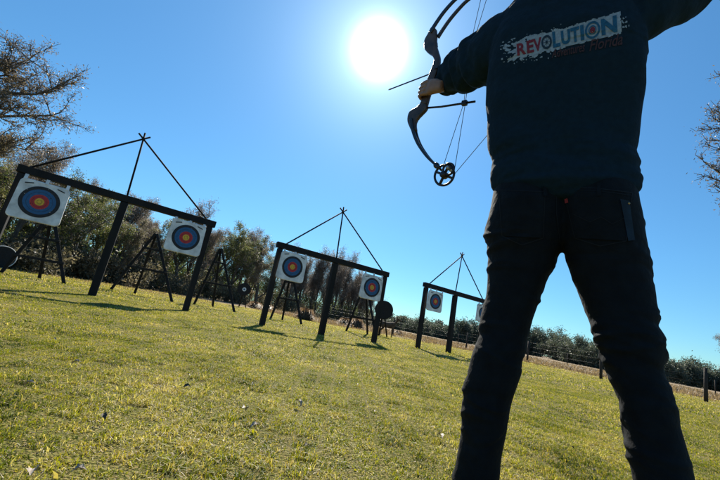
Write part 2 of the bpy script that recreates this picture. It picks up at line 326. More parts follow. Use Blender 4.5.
# ------------------------------------------------------------------ target frames
HF = {}
def frame_build(key, l, m_, r_, H, apx, label, basez=()):
    l, m_, r_ = [Vector((p[0], p[1], 0)) for p in (l, m_, r_)]
    u = (r_ - l).normalized(); nrm = Vector((u.y, -u.x, 0))            # towards the archer
    if nrm.y > 0: nrm = -nrm
    root = empty('target_stand', (m_.x, m_.y, gz(m_.x, m_.y)), label, 'target stand', 'beam stands in a row across the lawn')
    for p, w in ((l, 0.11), (m_, 0.125), (r_, 0.11)):
        q = l + u * (p - l).dot(u)
        if p is l: q = q + u * (0.08 if key == 1 else 0.02)
        if p is r_: q = q - u * 0.02
        b = MB(); b.box((q.x, q.y, gz(q.x, q.y) - 0.05), (q.x, q.y, H - 0.075), nrm, w, w)
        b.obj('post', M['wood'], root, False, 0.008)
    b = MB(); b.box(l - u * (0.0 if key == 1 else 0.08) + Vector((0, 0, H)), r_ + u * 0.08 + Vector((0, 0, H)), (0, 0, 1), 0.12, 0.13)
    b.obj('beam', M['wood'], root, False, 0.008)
    A = PP(*apx, l + nrm * -0.02, nrm)
    for q in (l + u * 0.12, l + u * (m_ - l).dot(u), r_ - u * 0.1):
        s = Vector((q.x, q.y, H + 0.05)); d = (A - s).normalized(); off = u.cross(d) * 0.0
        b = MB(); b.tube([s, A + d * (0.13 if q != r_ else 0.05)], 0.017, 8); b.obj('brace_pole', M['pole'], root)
    b = MB(); b.tube([A - Vector((0, 0, .025)), A + Vector((0, 0, .02))], [0.03, 0.03], 10); b.obj('rope_lashing', M['pole'], root)
    HF[key] = (l, u, nrm, H)
    return root
frame_build(1, (-5.79, 5.63), (-4.32, 6.2), (-3.16, 7.3), 1.86, (143.5, 139), 'black wooden beam frame with pole brace, nearest the trees on the left')
frame_build(2, (-1.75, 7.80), (-.46, 8.45), (.84, 9.22), 1.77, (343, 212), 'black wooden beam frame with pole brace, second and middle of the row')
frame_build(3, (2.2, 10.46), (3.38, 11.0), (4.55, 11.87), 1.86, (462, 256), 'black wooden beam frame with pole brace, smallest, beside the archer legs')
def rsq(c, u, v, half, rad, n=7):
    pts = []
    for sx, sy, a0 in ((1, 1, 0), (-1, 1, 90), (-1, -1, 180), (1, -1, 270)):
        for k in range(n):
            a = R(a0 + 90 * k / (n - 1)); pts.append(c + u * (sx * (half - rad) + rad * math.cos(a)) + v * (sy * (half - rad) + rad * math.sin(a)))
    return pts
def target(key, px, half, ringr, label, yaw=0, mid=False, tiltz=0.0):
    l, u, nrm, H = HF[key]; o = l + nrm * 0.16; c = PP(px[0], px[1], o, nrm)
    q = Matrix.Rotation(R(yaw), 3, 'Z'); u = (q @ u).normalized(); n = (q @ nrm).normalized(); v = Vector((0, 0, 1))
    if tiltz: qq = Matrix.Rotation(R(tiltz), 3, n); u = qq @ u; v = qq @ v
    root = empty('archery_target', c - n * 0.05, label, 'archery target', 'white target faces hanging on the frames')
    b = MB(); th = 0.055; front = rsq(c, u, v, half, 0.07); n0 = len(front)
    lay = [(-th, 0.965), (-th + 0.012, 1.0), (-0.012, 1.0), (0, 0.97)]; vs = []
    for dz, sc in lay: vs += [c + (p - c) * sc * (1 + 0.02 * math.sin(7 * math.atan2((p - c).dot(v), (p - c).dot(u)))) + n * dz for p in front]
    fs = [(k * n0 + j, k * n0 + (j + 1) % n0, (k + 1) * n0 + (j + 1) % n0, (k + 1) * n0 + j) for k in range(3) for j in range(n0)]
    fs += [tuple(reversed(range(n0))), tuple(3 * n0 + j for j in range(n0))]; b.add(vs, fs); b.obj('foam_board', M['foam'], root, False)
    z = 0.003; N = 56
    for nm, r0, r1, m in (('black_ring', 0.80, 1.0, 'ring_black'), ('blue_ring', 0.47, 0.80, 'ring_blue'), ('red_ring', 0.235, 0.47, 'ring_red'), ('gold_centre', 0.0, 0.235, 'ring_gold')):
        b = MB(); vs = []
        for rr_ in (r0, r1): vs += [c + u * math.cos(2 * math.pi * j / N) * ringr * rr_ + v * math.sin(2 * math.pi * j / N) * ringr * rr_ + n * z for j in range(N)]
        if r0 > 0: b.add(vs, [(j, (j + 1) % N, N + (j + 1) % N, N + j) for j in range(N)])
        else: b.add(vs[N:], [tuple(range(N))])
        b.obj(nm, M[m], root, False)
    b = MB()                                          # thin score lines
    for rr_ in (0.9, 0.635, 0.355, 0.12):
        w = 0.006; vs = []
        for q_ in (rr_ - w, rr_ + w): vs += [c + u * math.cos(2 * math.pi * j / N) * ringr * q_ + v * math.sin(2 * math.pi * j / N) * ringr * q_ + n * (z + 0.003) for j in range(N)]
        b.add(vs, [(j, (j + 1) % N, N + (j + 1) % N, N + j) for j in range(N)])
    b.obj('score_lines', M['ring_dark'], root, False)
    for sx, sy in ((-.62, .80), (.62, .80)):
        b = MB()                                      # printed corner marks
        e = c + u * half * sx + v * half * sy + n * 0.003; dd = (u + v * (-0.28 if sx > 0 else 0.28)).normalized()
        b.box(e - dd * 0.055, e + dd * 0.055, n, 0.018, 0.001)
        b.obj('corner_mark', M['ring_dark'], root, False)
    tz = H - 0.08
    for sx in (-0.82, 0.0, 0.82):
        t = c + u * half * sx + v * half * 0.93
        b = MB(); top = Vector((t.x, t.y, min(max(tz, t.z + 0.03), t.z + 0.16))) - n * 0.03
        b.box(t - n * 0.0 + n * 0.005, top + n * 0.012, n, 0.045, 0.006); b.obj('hanging_strap', M['foam'], root, False)
    return root
target(1, (39.5, 202), 0.335, 0.262, 'white square target with bright bullseye at far left of the photo, nearest frame, left side')
target(1, (186, 237.5), 0.325, 0.255, 'white square target on the nearest frame, right side, beside its end post')
target(2, (292.5, 267), 0.315, 0.24, 'white square target on the middle frame, left side by the post')
target(2, (372, 287.5), 0.31, 0.24, 'white square target on the middle frame, right side covering the end post')
target(3, (435.5, 301.5), 0.30, 0.225, 'white square target on the far frame, left side beside its end post')
target(3, (483, 313.5), 0.285, 0.205, 'white square target on the far frame half hidden by the archer leg')
# ------------------------------------------------------------------ easels behind
def easel(fl, fr, rear, apex, label, bars=(0.36, 0.68), dist=None):
    c = (fl + fr + rear) / 3; root = empty('target_easel', (c.x, c.y, gz(c.x, c.y)), label, 'easel', 'empty tripod easels behind the frames')
    toc = (CAM - c); toc.z = 0; toc.normalize(); side = (fr - fl).normalized()
    for q, s in ((fl, -1), (fr, 1)):
        a = apex + side * s * 0.035 + toc * 0.03; d = (a - q).normalized()
        b = MB(); b.box(Vector((q.x, q.y, gz(q.x, q.y) - 0.03)), a + d * 0.03, toc, 0.075, 0.07); b.obj('leg', M['wood'], root, False, 0.005)
    b = MB(); b.box(Vector((rear.x, rear.y, gz(rear.x, rear.y) - 0.03)), apex - toc * 0.045, toc, 0.07, 0.07); b.obj('rear_leg', M['wood'], root, False, 0.005)
    for t in bars:
        p = fl + (apex - fl) * t; q = fr + (apex - fr) * t; e = (q - p).normalized() * 0.07
        b = MB(); b.box(p - e + toc * 0.085, q + e + toc * 0.085, toc, 0.06, 0.04); b.obj('crossbar', M['wood'], root, False, 0.004)
    return root
def G(x, y, D): p = P(x, y, D); return Vector((p.x, p.y, gz(p.x, p.y)))
def easel_px(fl, fr, rear, ap, D, label, bars=(0.36, 0.68)):
    FL, FR = G(*fl, D + .3), G(*fr, D - .3); RE = G(*rear, D + 0.75); A = P(ap[0], ap[1], D + 0.2)
    easel(FL, FR, RE, A, label, bars)
easel_px((3, 266), (65, 283), (40, 277), (52, 216), 11.6, 'black empty easel behind the far left target', (0.30, 0.62))
easel_px((110, 290), (173, 300), (135, 292), (156, 234.8), 12.2, 'black empty easel between middle post and right post of the nearest frame', (0.42, 0.75))
easel_px((194, 304), (235, 311), (214, 302), (220.7, 249.4), 12.6, 'black empty easel just right of the nearest frame, before the small round target', (0.40, 0.76))
easel_px((270, 320), (302, 323), (283, 317), (291, 270), 12.2, 'black empty easel behind the left target of the middle frame', (0.42, 0.75))
easel_px((346, 331), (376, 337), (368, 332), (366, 283), 12.5, 'black empty easel behind the right target of the middle frame', (0.30, 0.72))
# ------------------------------------------------------------------ round foam targets
def round_target(px, D, rad, label, rim='black_foam', eye=True, ringm=False, lean=0):
    c = P(*px, D); toc = CAM - c; toc.z = 0; toc.normalize(); u = Vector((-toc.y, toc.x, 0)); v = Vector((0, 0, 1)); N = 40
    root = empty('round_target', (c.x, c.y, gz(c.x, c.y)), label, 'round target', 'round black foam targets')
    b = MB(); rg = [(c + toc * z, u * rad * s, v * rad * s) for z, s in ((-.07, .95), (-.055, 1), (.055, 1), (.07, .95))]; b.loft(rg, N, 2, False); b.obj('foam_disc', M['black_foam'], root, False)
    if ringm:
        b = MB(); b.tube([c + toc * 0.07 + u * math.cos(2 * math.pi * j / N) * rad * 0.97 + v * math.sin(2 * math.pi * j / N) * rad * 0.97 for j in range(N + 1)], 0.012, 6, False); b.obj('pale_rim', M['foam'], root)
    if eye:
        for r_, m, z in ((0.30, 'foam', 0.073), (0.15, 'ring_blue', 0.076)):
            b = MB(); b.add([c + toc * z + u * math.cos(2 * math.pi * j / N) * rad * r_ + v * math.sin(2 * math.pi * j / N) * rad * r_ for j in range(N)], [tuple(range(N))]); b.obj('bullseye', M[m], root, False)
    b = MB(); g0 = Vector((c.x, c.y, gz(c.x, c.y) - .05)) - toc * 0.1 - u * 0.05; b.tube([g0, c - toc * 0.1 + v * rad * 0.9], 0.035, 8); b.obj('stake', M['wood'], root)
    b = MB(); b.tube([g0 + v * .05 + u * .35 - toc * .3, c - toc * 0.12], 0.03, 8); b.obj('prop_leg', M['wood'], root)
    return root
round_target((244.3, 289.4), 19.5, 0.33, 'small round black target with pale bullseye standing alone before the trees')
round_target((384, 310), 14.5, 0.37, 'round black target half hidden behind the right end post of the middle frame', eye=False)
round_target((1.5, 257), 15.5, 0.35, 'round dark target with pale rim at the left edge of the photo', eye=False, ringm=True)
# ------------------------------------------------------------------ deer target
def deer():
    o = G(386.5, 335.5, 16.8); u = Vector((math.cos(R(-14)), math.sin(R(-14)), 0)); w = Vector((-u.y, u.x, 0)); z = Vector((0, 0, 1))
    root = empty('deer_target', o, 'brown deer shaped target standing in the field past the middle frame', 'deer target')
    Q = lambda a, c_, b_=0: o + u * a + z * c_ + w * b_
    b = MB()
    body = [(-.36, .52, .07, .09), (-.28, .54, .10, .13), (-.12, .53, .11, .125), (.06, .52, .12, .145), (.2, .54, .11, .15), (.3, .58, .07, .11)]
    b.loft([(Q(a, c_), w * rw, z * rh) for a, c_, rw, rh in body], 20)
    b.loft([(Q(.24, .58), w * .07, (u + z).normalized() * .09), (Q(.34, .70), w * .05, u * .065), (Q(.42, .83), w * .045, u * .05)], 16)
    b.loft([(Q(.38, .86), w * .05, z * .055), (Q(.47, .85), w * .045, z * .045), (Q(.56, .81), w * .028, z * .028), (Q(.60, .80), w * .022, z * .022)], 14)
    for s in (-1, 1):
        b.tube([Q(.22, .5, s * .06), Q(.23, .27, s * .065), Q(.225, .12, s * .065), Q(.23, .0, s * .065)], [.05, .028, .018, .022], 8)
        b.tube([Q(-.27, .54, s * .06), Q(-.22, .36, s * .07), Q(-.33, .23, s * .07), Q(-.31, .1, s * .07), Q(-.30, 0, s * .07)], [.085, .055, .024, .019, .022], 8)
        b.tube([Q(.38, .90, s * .03), Q(.35, .96, s * .07), Q(.34, 1.0, s * .09)], [.018, .026, .004], 8)
    b.tube([Q(-.38, .56), Q(-.43, .5), Q(-.44, .42)], [.03, .03, .008], 8)
    b.obj('body', M['hide'], root, True, remesh=0.013, smoothit=2)
    return root
deer()
# ------------------------------------------------------------------ fence on the right
def fence_posts():
    px = [(706, 402, 368), (601, 379, 360), (527, 362.5, 346), (466, 348.5, 331), (430, 341, 327)]
    pts = [PZ(a, b_, 0) for a, b_, _ in px]
    pts[4] = Vector((2.9, 21.0, 0))
    root = empty('wire_fence', (11.25, 15.5, 0), 'wire fence on dark posts between lawn and dry field', 'fence')
    extra = [Vector((11.9, 7.2, 0))] + pts + [Vector((-1.3, 22.4, 0))]
    for i, p in enumerate(extra):
        hgt = 1.03 if i else 1.03
        b = MB(); l = 0.03 * math.sin(i * 2.3); rd = 0.052 if i < 3 else 0.045
        b.tube([(p.x, p.y, gz(p.x, p.y) - .05), (p.x + l * .5, p.y, .5), (p.x + l, p.y, hgt)], [rd * 1.05, rd, rd * .92], 10); b.obj('fence_post', M['post'], root)
    for k, z in enumerate((0.28, 0.55, 0.78, 0.97)):
        b = MB()
        for a, c_ in zip(extra[:-1], extra[1:]):
            n = 8; b.tube([a.lerp(c_, t / n) + Vector((0, -0.06, z - 0.025 * math.sin(math.pi * t / n) + 0.01 * math.sin(k * 3 + a.x))) for t in range(n + 1)], 0.0022, 5)
        b.obj('fence_wire', M['wire'], root)
fence_posts()
def far_fence():
    root = empty('field_fence', (22, 27, 0), 'distant thin fence crossing the dry field before the far trees', 'fence')
    A = Vector((30, 24.5, 0)); B = Vector((-2, 43, 0)); n = 12
    for i in range(n + 1):
        p = A.lerp(B, i / n); b = MB(); b.tube([(p.x, p.y, -.1), (p.x, p.y, 1.05)], 0.035, 7); b.obj('fence_post', M['post'], root)
    for z in (0.6, 1.0):
        b = MB(); b.tube([A + Vector((0, 0, z)), B + Vector((0, 0, z))], 0.003, 5); b.obj('fence_wire', M['wire'], root)
far_fence()
# ------------------------------------------------------------------ trees
def skeleton(rng, h, spread, trunk_r, levels=4, nfork=(4, 6), up=0.35, first=0.25, start=None, lean=(0, 0), seglen=None, droop=0.0):
    segs = []; tips = []
    def grow(p, d, L, r, lev):
        n = 4 if lev < 2 else 3; pts = [p]; rs = [r]
        for i in range(n):
            jit = Vector((rng.uniform(-1, 1), rng.uniform(-1, 1), rng.uniform(-.6, .8))) * (0.16 + 0.07 * lev)
            d = (d + jit + Vector((0, 0, up * 0.12 - droop * 0.1 * lev))).normalized(); p = p + d * L / n; pts.append(p); rs.append(r * (1 - 0.62 * (i + 1) / n))
        segs.append((pts, rs, lev))
        if lev >= levels: tips.append((pts[-1], d, lev)); tips.append((pts[-2], d, lev)); return
        k = rng.randint(*nfork)
        for j in range(k):
            f = (first if lev == 0 else 0.25) + (1 - (first if lev == 0 else 0.25)) * (j + rng.random() * .7) / k
            f = min(f, 1); q = f * n; i0 = min(int(q), n - 1); pp = pts[i0].lerp(pts[i0 + 1], q - i0); a = rng.uniform(0, 6.283) if lev else (j * 2.4 + rng.uniform(-.4, .4))
            side = d.orthogonal().normalized(); side = Matrix.Rotation(a, 3, d) @ side
            if lev == 0: side = Vector((math.cos(a), math.sin(a), 0))
            nd = (side * spread * rng.uniform(.7, 1.2) + d * (0.55 + 0.5 * f) + Vector((0, 0, up))).normalized()
            grow(pp, nd, L * rng.uniform(.42, .62) * (1.1 - 0.25 * f if lev == 0 else 1), max(rs[i0] * 0.55, 0.004), lev + 1)
        tips.append((pts[-1], d, lev))
    grow(Vector(start or (0, 0, 0)), Vector((lean[0], lean[1], 1)).normalized(), h, trunk_r, 0)
    return segs, tips
def leaves_mesh(name, rng_np, tips, n, spread, size, tintv=0.5, elong=1.6, flat=1.0):
    T = np.array([tuple(t[0]) for t in tips]); D = np.array([tuple(t[1]) for t in tips])
    idx = rng_np.integers(0, len(T), n); cl = rng_np.normal(0, 1, (len(T),)) * 0.16
    c = T[idx] + rng_np.normal(0, 1, (n, 3)) * np.array([spread, spread, spread * 0.75 * flat]) + D[idx] * (rng_np.random((n, 1)) - 0.6) * spread * 1.5
    c[:, 2] = np.maximum(c[:, 2], 0.05)
    a = rng_np.normal(0, 1, (n, 3)); a /= np.linalg.norm(a, axis=1, keepdims=True); b_ = rng_np.normal(0, 1, (n, 3)); b_ -= a * (a * b_).sum(1, keepdims=True); b_ /= np.linalg.norm(b_, axis=1, keepdims=True)
    s = size * (0.5 + rng_np.random((n, 1))); V = np.empty((n, 4, 3))
    V[:, 0] = c - a * s * elong; V[:, 1] = c + b_ * s * .5; V[:, 2] = c + a * s * elong; V[:, 3] = c - b_ * s * .5
    t = tintv + cl[idx] + rng_np.normal(0, 0.12, n)
    return np_mesh(name, V.reshape(-1, 3), 1, 4, [4], [0, 1, 2, 3], t)
def wood_mesh(name, segs, base=None):
    b = MB()
    for pts, rs, lev in segs: b.tube(pts, [max(r, 0.0035 if lev > 2 else 0.006) for r in rs], 8 if lev == 0 else (6 if lev == 1 else (4 if lev == 2 else 3)), lev < 2)
    me = b.mesh(name); me.polygons.foreach_set('use_smooth', [True] * len(me.polygons)); return me
PROTO = {}
def proto(kind, seed, h, spread, tr, leaf, nleaf, lspread, lsize, levels=4, nfork=(4, 6), up=.35, first=.25, tint=.5, elong=1.6, droop=0, leaf2=None, twigs=0, zscale=1.0):
    rng = random.Random(seed); rn = np.random.default_rng(seed)
    segs, tips = skeleton(rng, h * 0.72, spread, tr, levels, nfork, up, first, droop=droop)
    zmax = max(t[0].z for t in tips); k = h / zmax
    segs = [([p * k for p in pts], rs, lev) for pts, rs, lev in segs]; tips = [(p * k, d, lev) for p, d, lev in tips if lev >= 1]
    w = wood_mesh(kind + '_wood', segs); w.materials.append(M['bark'])
    c = leaves_mesh(kind + '_crown', rn, tips, nleaf, lspread, lsize, tint, elong); c.materials.append(M[leaf])
    c2 = None
    if leaf2: c2 = leaves_mesh(kind + '_crown2', rn, tips, leaf2[1], lspread * leaf2[2], lsize * leaf2[3], tint, leaf2[4]); c2.materials.append(M[leaf2[0]])
    PROTO[kind] = (w, c, c2)
def tree(kind, x, y, sc, rz, label, cat='tree', name='tree', group=None, sz=1.0):
    w, c, c2 = PROTO[kind]; root = empty(name, (x, y, gz(x, y) - 0.05), label, cat, group); root.rotation_euler.z = rz; root.scale = (sc, sc, sc * sz)
    for nm, me in (('trunk', w), ('crown', c), ('twigs', c2)):
        if me is None: continue
        o = bpy.data.objects.new(nm, me); COL.objects.link(o); o.parent = root
    return root
proto('oak', 3, 6, .95, .16, 'oak_leaf', 11000, .13, .036, 4, (4, 5), .25, .12, .5, leaf2=('grey_twig', 4000, 1.1, .7, 4))
proto('oakb', 9, 6, .85, .14, 'oak_leaf', 7500, .12, .036, 4, (4, 5), .40, .12, .6, leaf2=('olive_leaf', 4500, 1.1, 1.0, 1.6))
proto('olive', 5, 6, .75, .13, 'olive_leaf', 8000, .11, .034, 4, (4, 5), .45, .1, .55, leaf2=('grey_twig', 5000, 1.1, .8, 4))
proto('bare', 14, 7, .6, .13, 'dry_leaf', 5000, .12, .028, 4, (4, 5), .5, .2, .55, leaf2=('grey_twig', 7000, 1.2, .7, 5))
proto('tall', 21, 9, .32, .11, 'grey_twig', 6500, .20, .030, 3, (7, 9), .75, .12, .5, elong=5, leaf2=('dry_leaf', 3500, .9, 1.1, 1.6))
def az(a, D): return D * math.sin(R(a)), D * math.cos(R(a))
TR = [ # kind, azimuth, distance, height/6, label
 ('olive', -52.5, 17.0, .78, 'olive bushy tree at left edge above the round pale rimmed target'),
 ('bare', -49.5, 19.5, .75, 'bare twiggy tree behind the left target of the nearest frame'),
 ('oakb', -46.5, 20.5, .86, 'green leafy tree right behind the left target'),
 ('bare', -44.0, 18.6, .66, 'leafless brown tree above the left half of the first beam'),
 ('oak', -41.5, 19.0, .64, 'dark green oak under the long left brace pole'),
 ('oak', -38.0, 19.5, .66, 'dark leafy oak seen left of the middle post of the nearest frame'),
 ('oakb', -35.6, 20.8, .74, 'green oak just right of the middle post, tallest along the first beam'),
 ('olive', -33.2, 21.5, .60, 'grey olive tree behind the second easel'),
 ('bare', -31.0, 23, .56, 'bare thin tree over the peak of the second easel'),
 ('olive', -28.6, 24, .62, 'olive tree hidden partly by the right target of the nearest frame'),
 ('oakb', -25.8, 26, .80, 'green tree just right of the end post of the nearest frame'),
 ('bare', -23.4, 27, .84, 'bare airy tree above the third easel'),
 ('oakb', -21.2, 29, .95, 'airy green tree above the small round black target'),
 ('oak', -18.6, 31, .98, 'leafy tree with open crown between first and second frames'),
 ('olive', -16.6, 34, 1.10, 'tall olive tree left of the middle frame'),
 ('oak', -14.2, 36, .98, 'dark tree behind the left post of the middle frame'),
 ('bare', -12.0, 38, .88, 'bare tree behind the left target of the middle frame'),
 ('tall', -9.6, 40, .80, 'slim grey bare tree right of the left target of the middle frame'),
 ('tall', -7.6, 42, .90, 'slim grey bare tree over the middle of the second beam'),
 ('tall', -5.6, 44, .92, 'slim bare tree left of the middle post of the second frame'),
 ('tall', -3.8, 46, 1.0, 'slim bare tree behind the middle post of the second frame'),
 ('tall', -2.2, 48, 1.1, 'tallest slim bare tree above the second beam'),
 ('tall', -0.6, 49, 1.08, 'tall bare tree right of the tallest one'),
 ('tall', 0.9, 50, .92, 'bare tree behind the right target of the middle frame'),
 ('tall', 2.4, 52, .70, 'shorter bare tree at the right end of the near woods'),
 ('oakb', 3.8, 56, .52, 'low green tree at the woods end beside the deer target'),
]
for i, (k, a, D, s, lab) in enumerate(TR):
    x, y = az(a, D); tree(k, x, y, s * (1.0 + .10 * math.sin(i * 2.7)), i * 1.7, lab, group='trees along the left edge of the field')
for i in range(20):
    a_d = -53 + i * 2.0 + .7 * math.sin(i * 2.3); x, y = az(a_d, 24.5 + 14 * max(0, (a_d + 36) / 24) + 2 * math.sin(i * 1.7)); k_ = ('bare', 'olive', 'oakb', 'bare', 'tall')[i % 5]
    tree(k_, x, y, (.74 if k_ != 'tall' else .62) * (1 + .16 * math.sin(i * 1.9)) * (1 + max(0, (a_d + 36) / 24) * .35), i * 1.3, 'tree standing deeper in the woods behind the edge trees', group='trees deeper in the left woods')
for i in range(16):
    a_d = -10.5 + i * .95 + .3 * math.sin(i * 3.1); x, y = az(a_d, 45 + 5 * math.sin(i * 1.9) + i * .5); tree('tall', x, y, .74 + .12 * math.sin(i * 2.3), i * 2.1, 'slim grey bare tree deep in the woods behind the middle frame', group='slim bare trees deep in the woods')
# the second row fills the wood's depth: it reads as one mass behind the first
def woodmass(name, spec, m, label, leafsize, n):
    Vs = []; ts = []
    rn = np.random.default_rng(77)
    for (x, y, rad, h, cnt) in spec:
        k = max(3, int(cnt / 220)); cc = rn.normal(0, 1, (k, 3)); cc /= np.linalg.norm(cc, axis=1, keepdims=True); cc *= rn.random((k, 1)) ** 0.4
        cen = np.array([x, y, h * 0.5]) + cc * np.array([rad, rad, h * 0.5])
        idx = rn.integers(0, k, cnt); sig = rad * 0.22
        c = cen[idx] + rn.normal(0, 1, (cnt, 3)) * sig; c[:, 2] = np.abs(c[:, 2])
        a = rn.normal(0, 1, (cnt, 3)); a /= np.linalg.norm(a, axis=1, keepdims=True); b_ = rn.normal(0, 1, (cnt, 3)); b_ -= a * (a * b_).sum(1, keepdims=True); b_ /= np.linalg.norm(b_, axis=1, keepdims=True)
        s = leafsize * (0.5 + rn.random((cnt, 1))); V = np.empty((cnt, 4, 3))
        V[:, 0] = c - a * s * 1.4; V[:, 1] = c + b_ * s * .6; V[:, 2] = c + a * s * 1.4; V[:, 3] = c - b_ * s * .6
        Vs.append(V.reshape(-1, 3)); ts.append(0.5 + rn.normal(0, .16, k)[idx] + rn.normal(0, .1, cnt))
    me = np_mesh(name, np.concatenate(Vs), 1, 4, [4], [0, 1, 2, 3], np.concatenate(ts)); o = finish(name, me, m, None, False); tag(o, label, 'woodland', kind='stuff'); return o
rs_ = random.Random(4)
sp = []
for a in np.arange(-60, 3, 1.0):
    D = 20 + 30 * min(1, max(0, (a + 36) / 36)) + 3; topel = 4.4 if a < -36 else (5.6 if a < -13 else 4.0)
    D += rs_.uniform(1, 4); x, y = az(a + rs_.uniform(-.5, .5), D); sp.append((x, y, 1.3 + D * .025, (0.457 + D * math.tan(R(topel))) * rs_.uniform(.6, 1.0), 1300 if a < -34 else 1900))
woodmass('woodland', sp, M['oak_leaf'], 'dim thicket filling the woods behind the edge trees', 0.06, 0)
sp = []
for a in np.arange(-62, 4, 0.8):
    D = 16.6 + 22 * min(1, max(0, (a + 40) / 40)) + rs_.uniform(0, 2.2)
    if a > -16: D += 6
    x, y = az(a, D); sp.append((x, y, .5 + D * .02, rs_.uniform(.5, 1.15) * (1 + D / 50), 1000))
woodmass('undergrowth', sp, M['brush'], 'low brown and green brush along the foot of the trees', 0.045, 0)
sp = []
for a in np.arange(3.5, 70, 0.55):
    D = 95 + 12 * math.sin(a * .3); el = 1.9 + .35 * math.sin(a * 1.1) + .3 * math.sin(a * 2.7)
    if 17 < a < 37: el = 2.9 + .85 * math.sin((a - 17) / 20 * math.pi) + .35 * math.sin(a * 1.9) + .2 * math.sin(a * 4.1)
    if a >= 37: el = 2.5 + .4 * math.sin(a * 1.3) + .2 * math.sin(a * 3.7)
    if a < 8: el = 1.1
    x, y = az(a, D); sp.append((x, y, 2.3, D * math.tan(R(el)) * rs_.uniform(.85, 1.15), 3600))
woodmass('distant_woodland', sp, M['far_leaf'], 'far line of dark trees along the horizon on the right', 0.11, 0)
sp = []
for a in np.arange(-2, 70, 0.5):
    D = 118; x, y = az(a, D); sp.append((x, y, 2.6, D * math.tan(R(1.75 + .3 * math.sin(a * .9))) * rs_.uniform(.8, 1.2), 900))
woodmass('distant_bare_wood', sp, M['far_grey'], 'grey leafless wood behind the far line of trees', 0.22, 0)
# large tree at upper left
def big_tree(label, base, h, branches, leafm, nleaf, tips_spread, lsize, seed, trunk_r, twn, name='tree'):
    rng = random.Random(seed); rn = np.random.default_rng(seed); segs = []; tips = []
    root = empty(name, (base[0], base[1], gz(*base) - .05), label, 'tree'); B = Vector((0, 0, 0))
    tp = [B + Vector((rng.uniform(-.1, .1) * i, rng.uniform(-.1, .1) * i, h * .14 * i)) for i in range(6)]; segs.append((tp, [trunk_r * (1 - .13 * i) for i in range(6)], 0))
    for frac, tgt in branches:
        p = tp[0].lerp(tp[5], frac); tgt = Vector(tgt) - Vector((base[0], base[1], 0)); L = (tgt - p).length; n = 7; pts = [p]
        for i in range(1, n + 1):
            q = p.lerp(tgt, i / n) + Vector((rng.uniform(-1, 1), rng.uniform(-1, 1), rng.uniform(-1, 1))) * L * .03 + Vector((0, 0, L * .07 * math.sin(math.pi * i / n))); pts.append(q)
        segs.append((pts, [trunk_r * .45 * (1 - .8 * i / n) for i in range(n + 1)], 1))
        for i in range(2, n + 1):
            for _ in range(4):
                d = (pts[i] - pts[i - 1]).normalized(); sd = Vector((rng.uniform(-1, 1), rng.uniform(-1, 1), rng.uniform(-.7, 1))); d2 = (d * .7 + sd).normalized(); l2 = L * rng.uniform(.10, .28); q = pts[i]; pp = [q]
                for s_ in range(4): d2 = (d2 + Vector((rng.uniform(-1, 1), rng.uniform(-1, 1), rng.uniform(-.7, 1))) * .28).normalized(); q = q + d2 * l2 / 4; pp.append(q)
                segs.append((pp, [.022, .017, .012, .009, .006], 2))
                for s_ in range(1, 5):
                    for _k in range(5):
                        d3 = (d2 + Vector((rng.uniform(-1, 1), rng.uniform(-1, 1), rng.uniform(-1, 1))) * .9).normalized(); e = pp[s_] + d3 * rng.uniform(.15, .45) * (L / 5); m3 = pp[s_].lerp(e, .5) + Vector((rng.uniform(-1, 1), rng.uniform(-1, 1), rng.uniform(-1, 1))) * .05
                        segs.append(([pp[s_], m3, e], [.008, .006, .004], 3)); tips.append((e, d3, 3)); tips.append((m3, d3, 3))
    w = wood_mesh('trunk', segs); w.materials.append(M['bark']); o = bpy.data.objects.new('trunk', w); COL.objects.link(o); o.parent = root
    c = leaves_mesh('crown', rn, tips, nleaf, tips_spread, lsize, .5, 1.4); c.materials.append(M[leafm]); o = bpy.data.objects.new('crown', c); COL.objects.link(o); o.parent = root
    c = leaves_mesh('twigs', rn, tips, twn, tips_spread * 1.1, lsize * .8, .5, 4.5); c.materials.append(M['grey_twig']); o = bpy.data.objects.new('twigs', c); COL.objects.link(o); o.parent = root
bx = az(-57.5, 16.0)
def pw(x, y, D): p = P(x, y, D); return (p.x, p.y, p.z)
big_tree('tall bare tree with reddish twigs rising at upper left above the first frame', bx, 6.5,
    [(.55, pw(55, 92, 15.0)), (.6, pw(30, 62, 15.6)), (.7, pw(4, 72, 16)), (.45, pw(48, 112, 15.5)), (.5, pw(12, 110, 15)), (.8, pw(-5, 62, 16)), (.35, pw(26, 148, 16)), (.35, pw(4, 150, 16.5)), (.6, pw(-40, 60, 17)), (.5, pw(-60, 110, 16))],
    'dry_leaf', 30000, .10, .024, 31, .24, 1500)
bx = az(54, 10.5)
big_tree('tree reaching in from the right edge with dry reddish leaves on thin twigs', bx, 6,
    [(.5, pw(726, 178, 10)), (.65, pw(742, 128, 10.2)), (.8, pw(752, 100, 10.2)), (.5, pw(765, 185, 10)), (.8, pw(750, 90, 11)), (.6, pw(770, 150, 11))],
    'dry_leaf', 18000, .06, .016, 8, .2, 500)
x_, y_ = az(48.2, 27); tree('bare', x_, y_, .46, 2.0, 'low brown tree at the right edge beyond the fence'); 
x_, y_ = az(50.0, 24); tree('olive', x_, y_, .55, 1.0, 'olive tree just past the right edge beyond the fence')
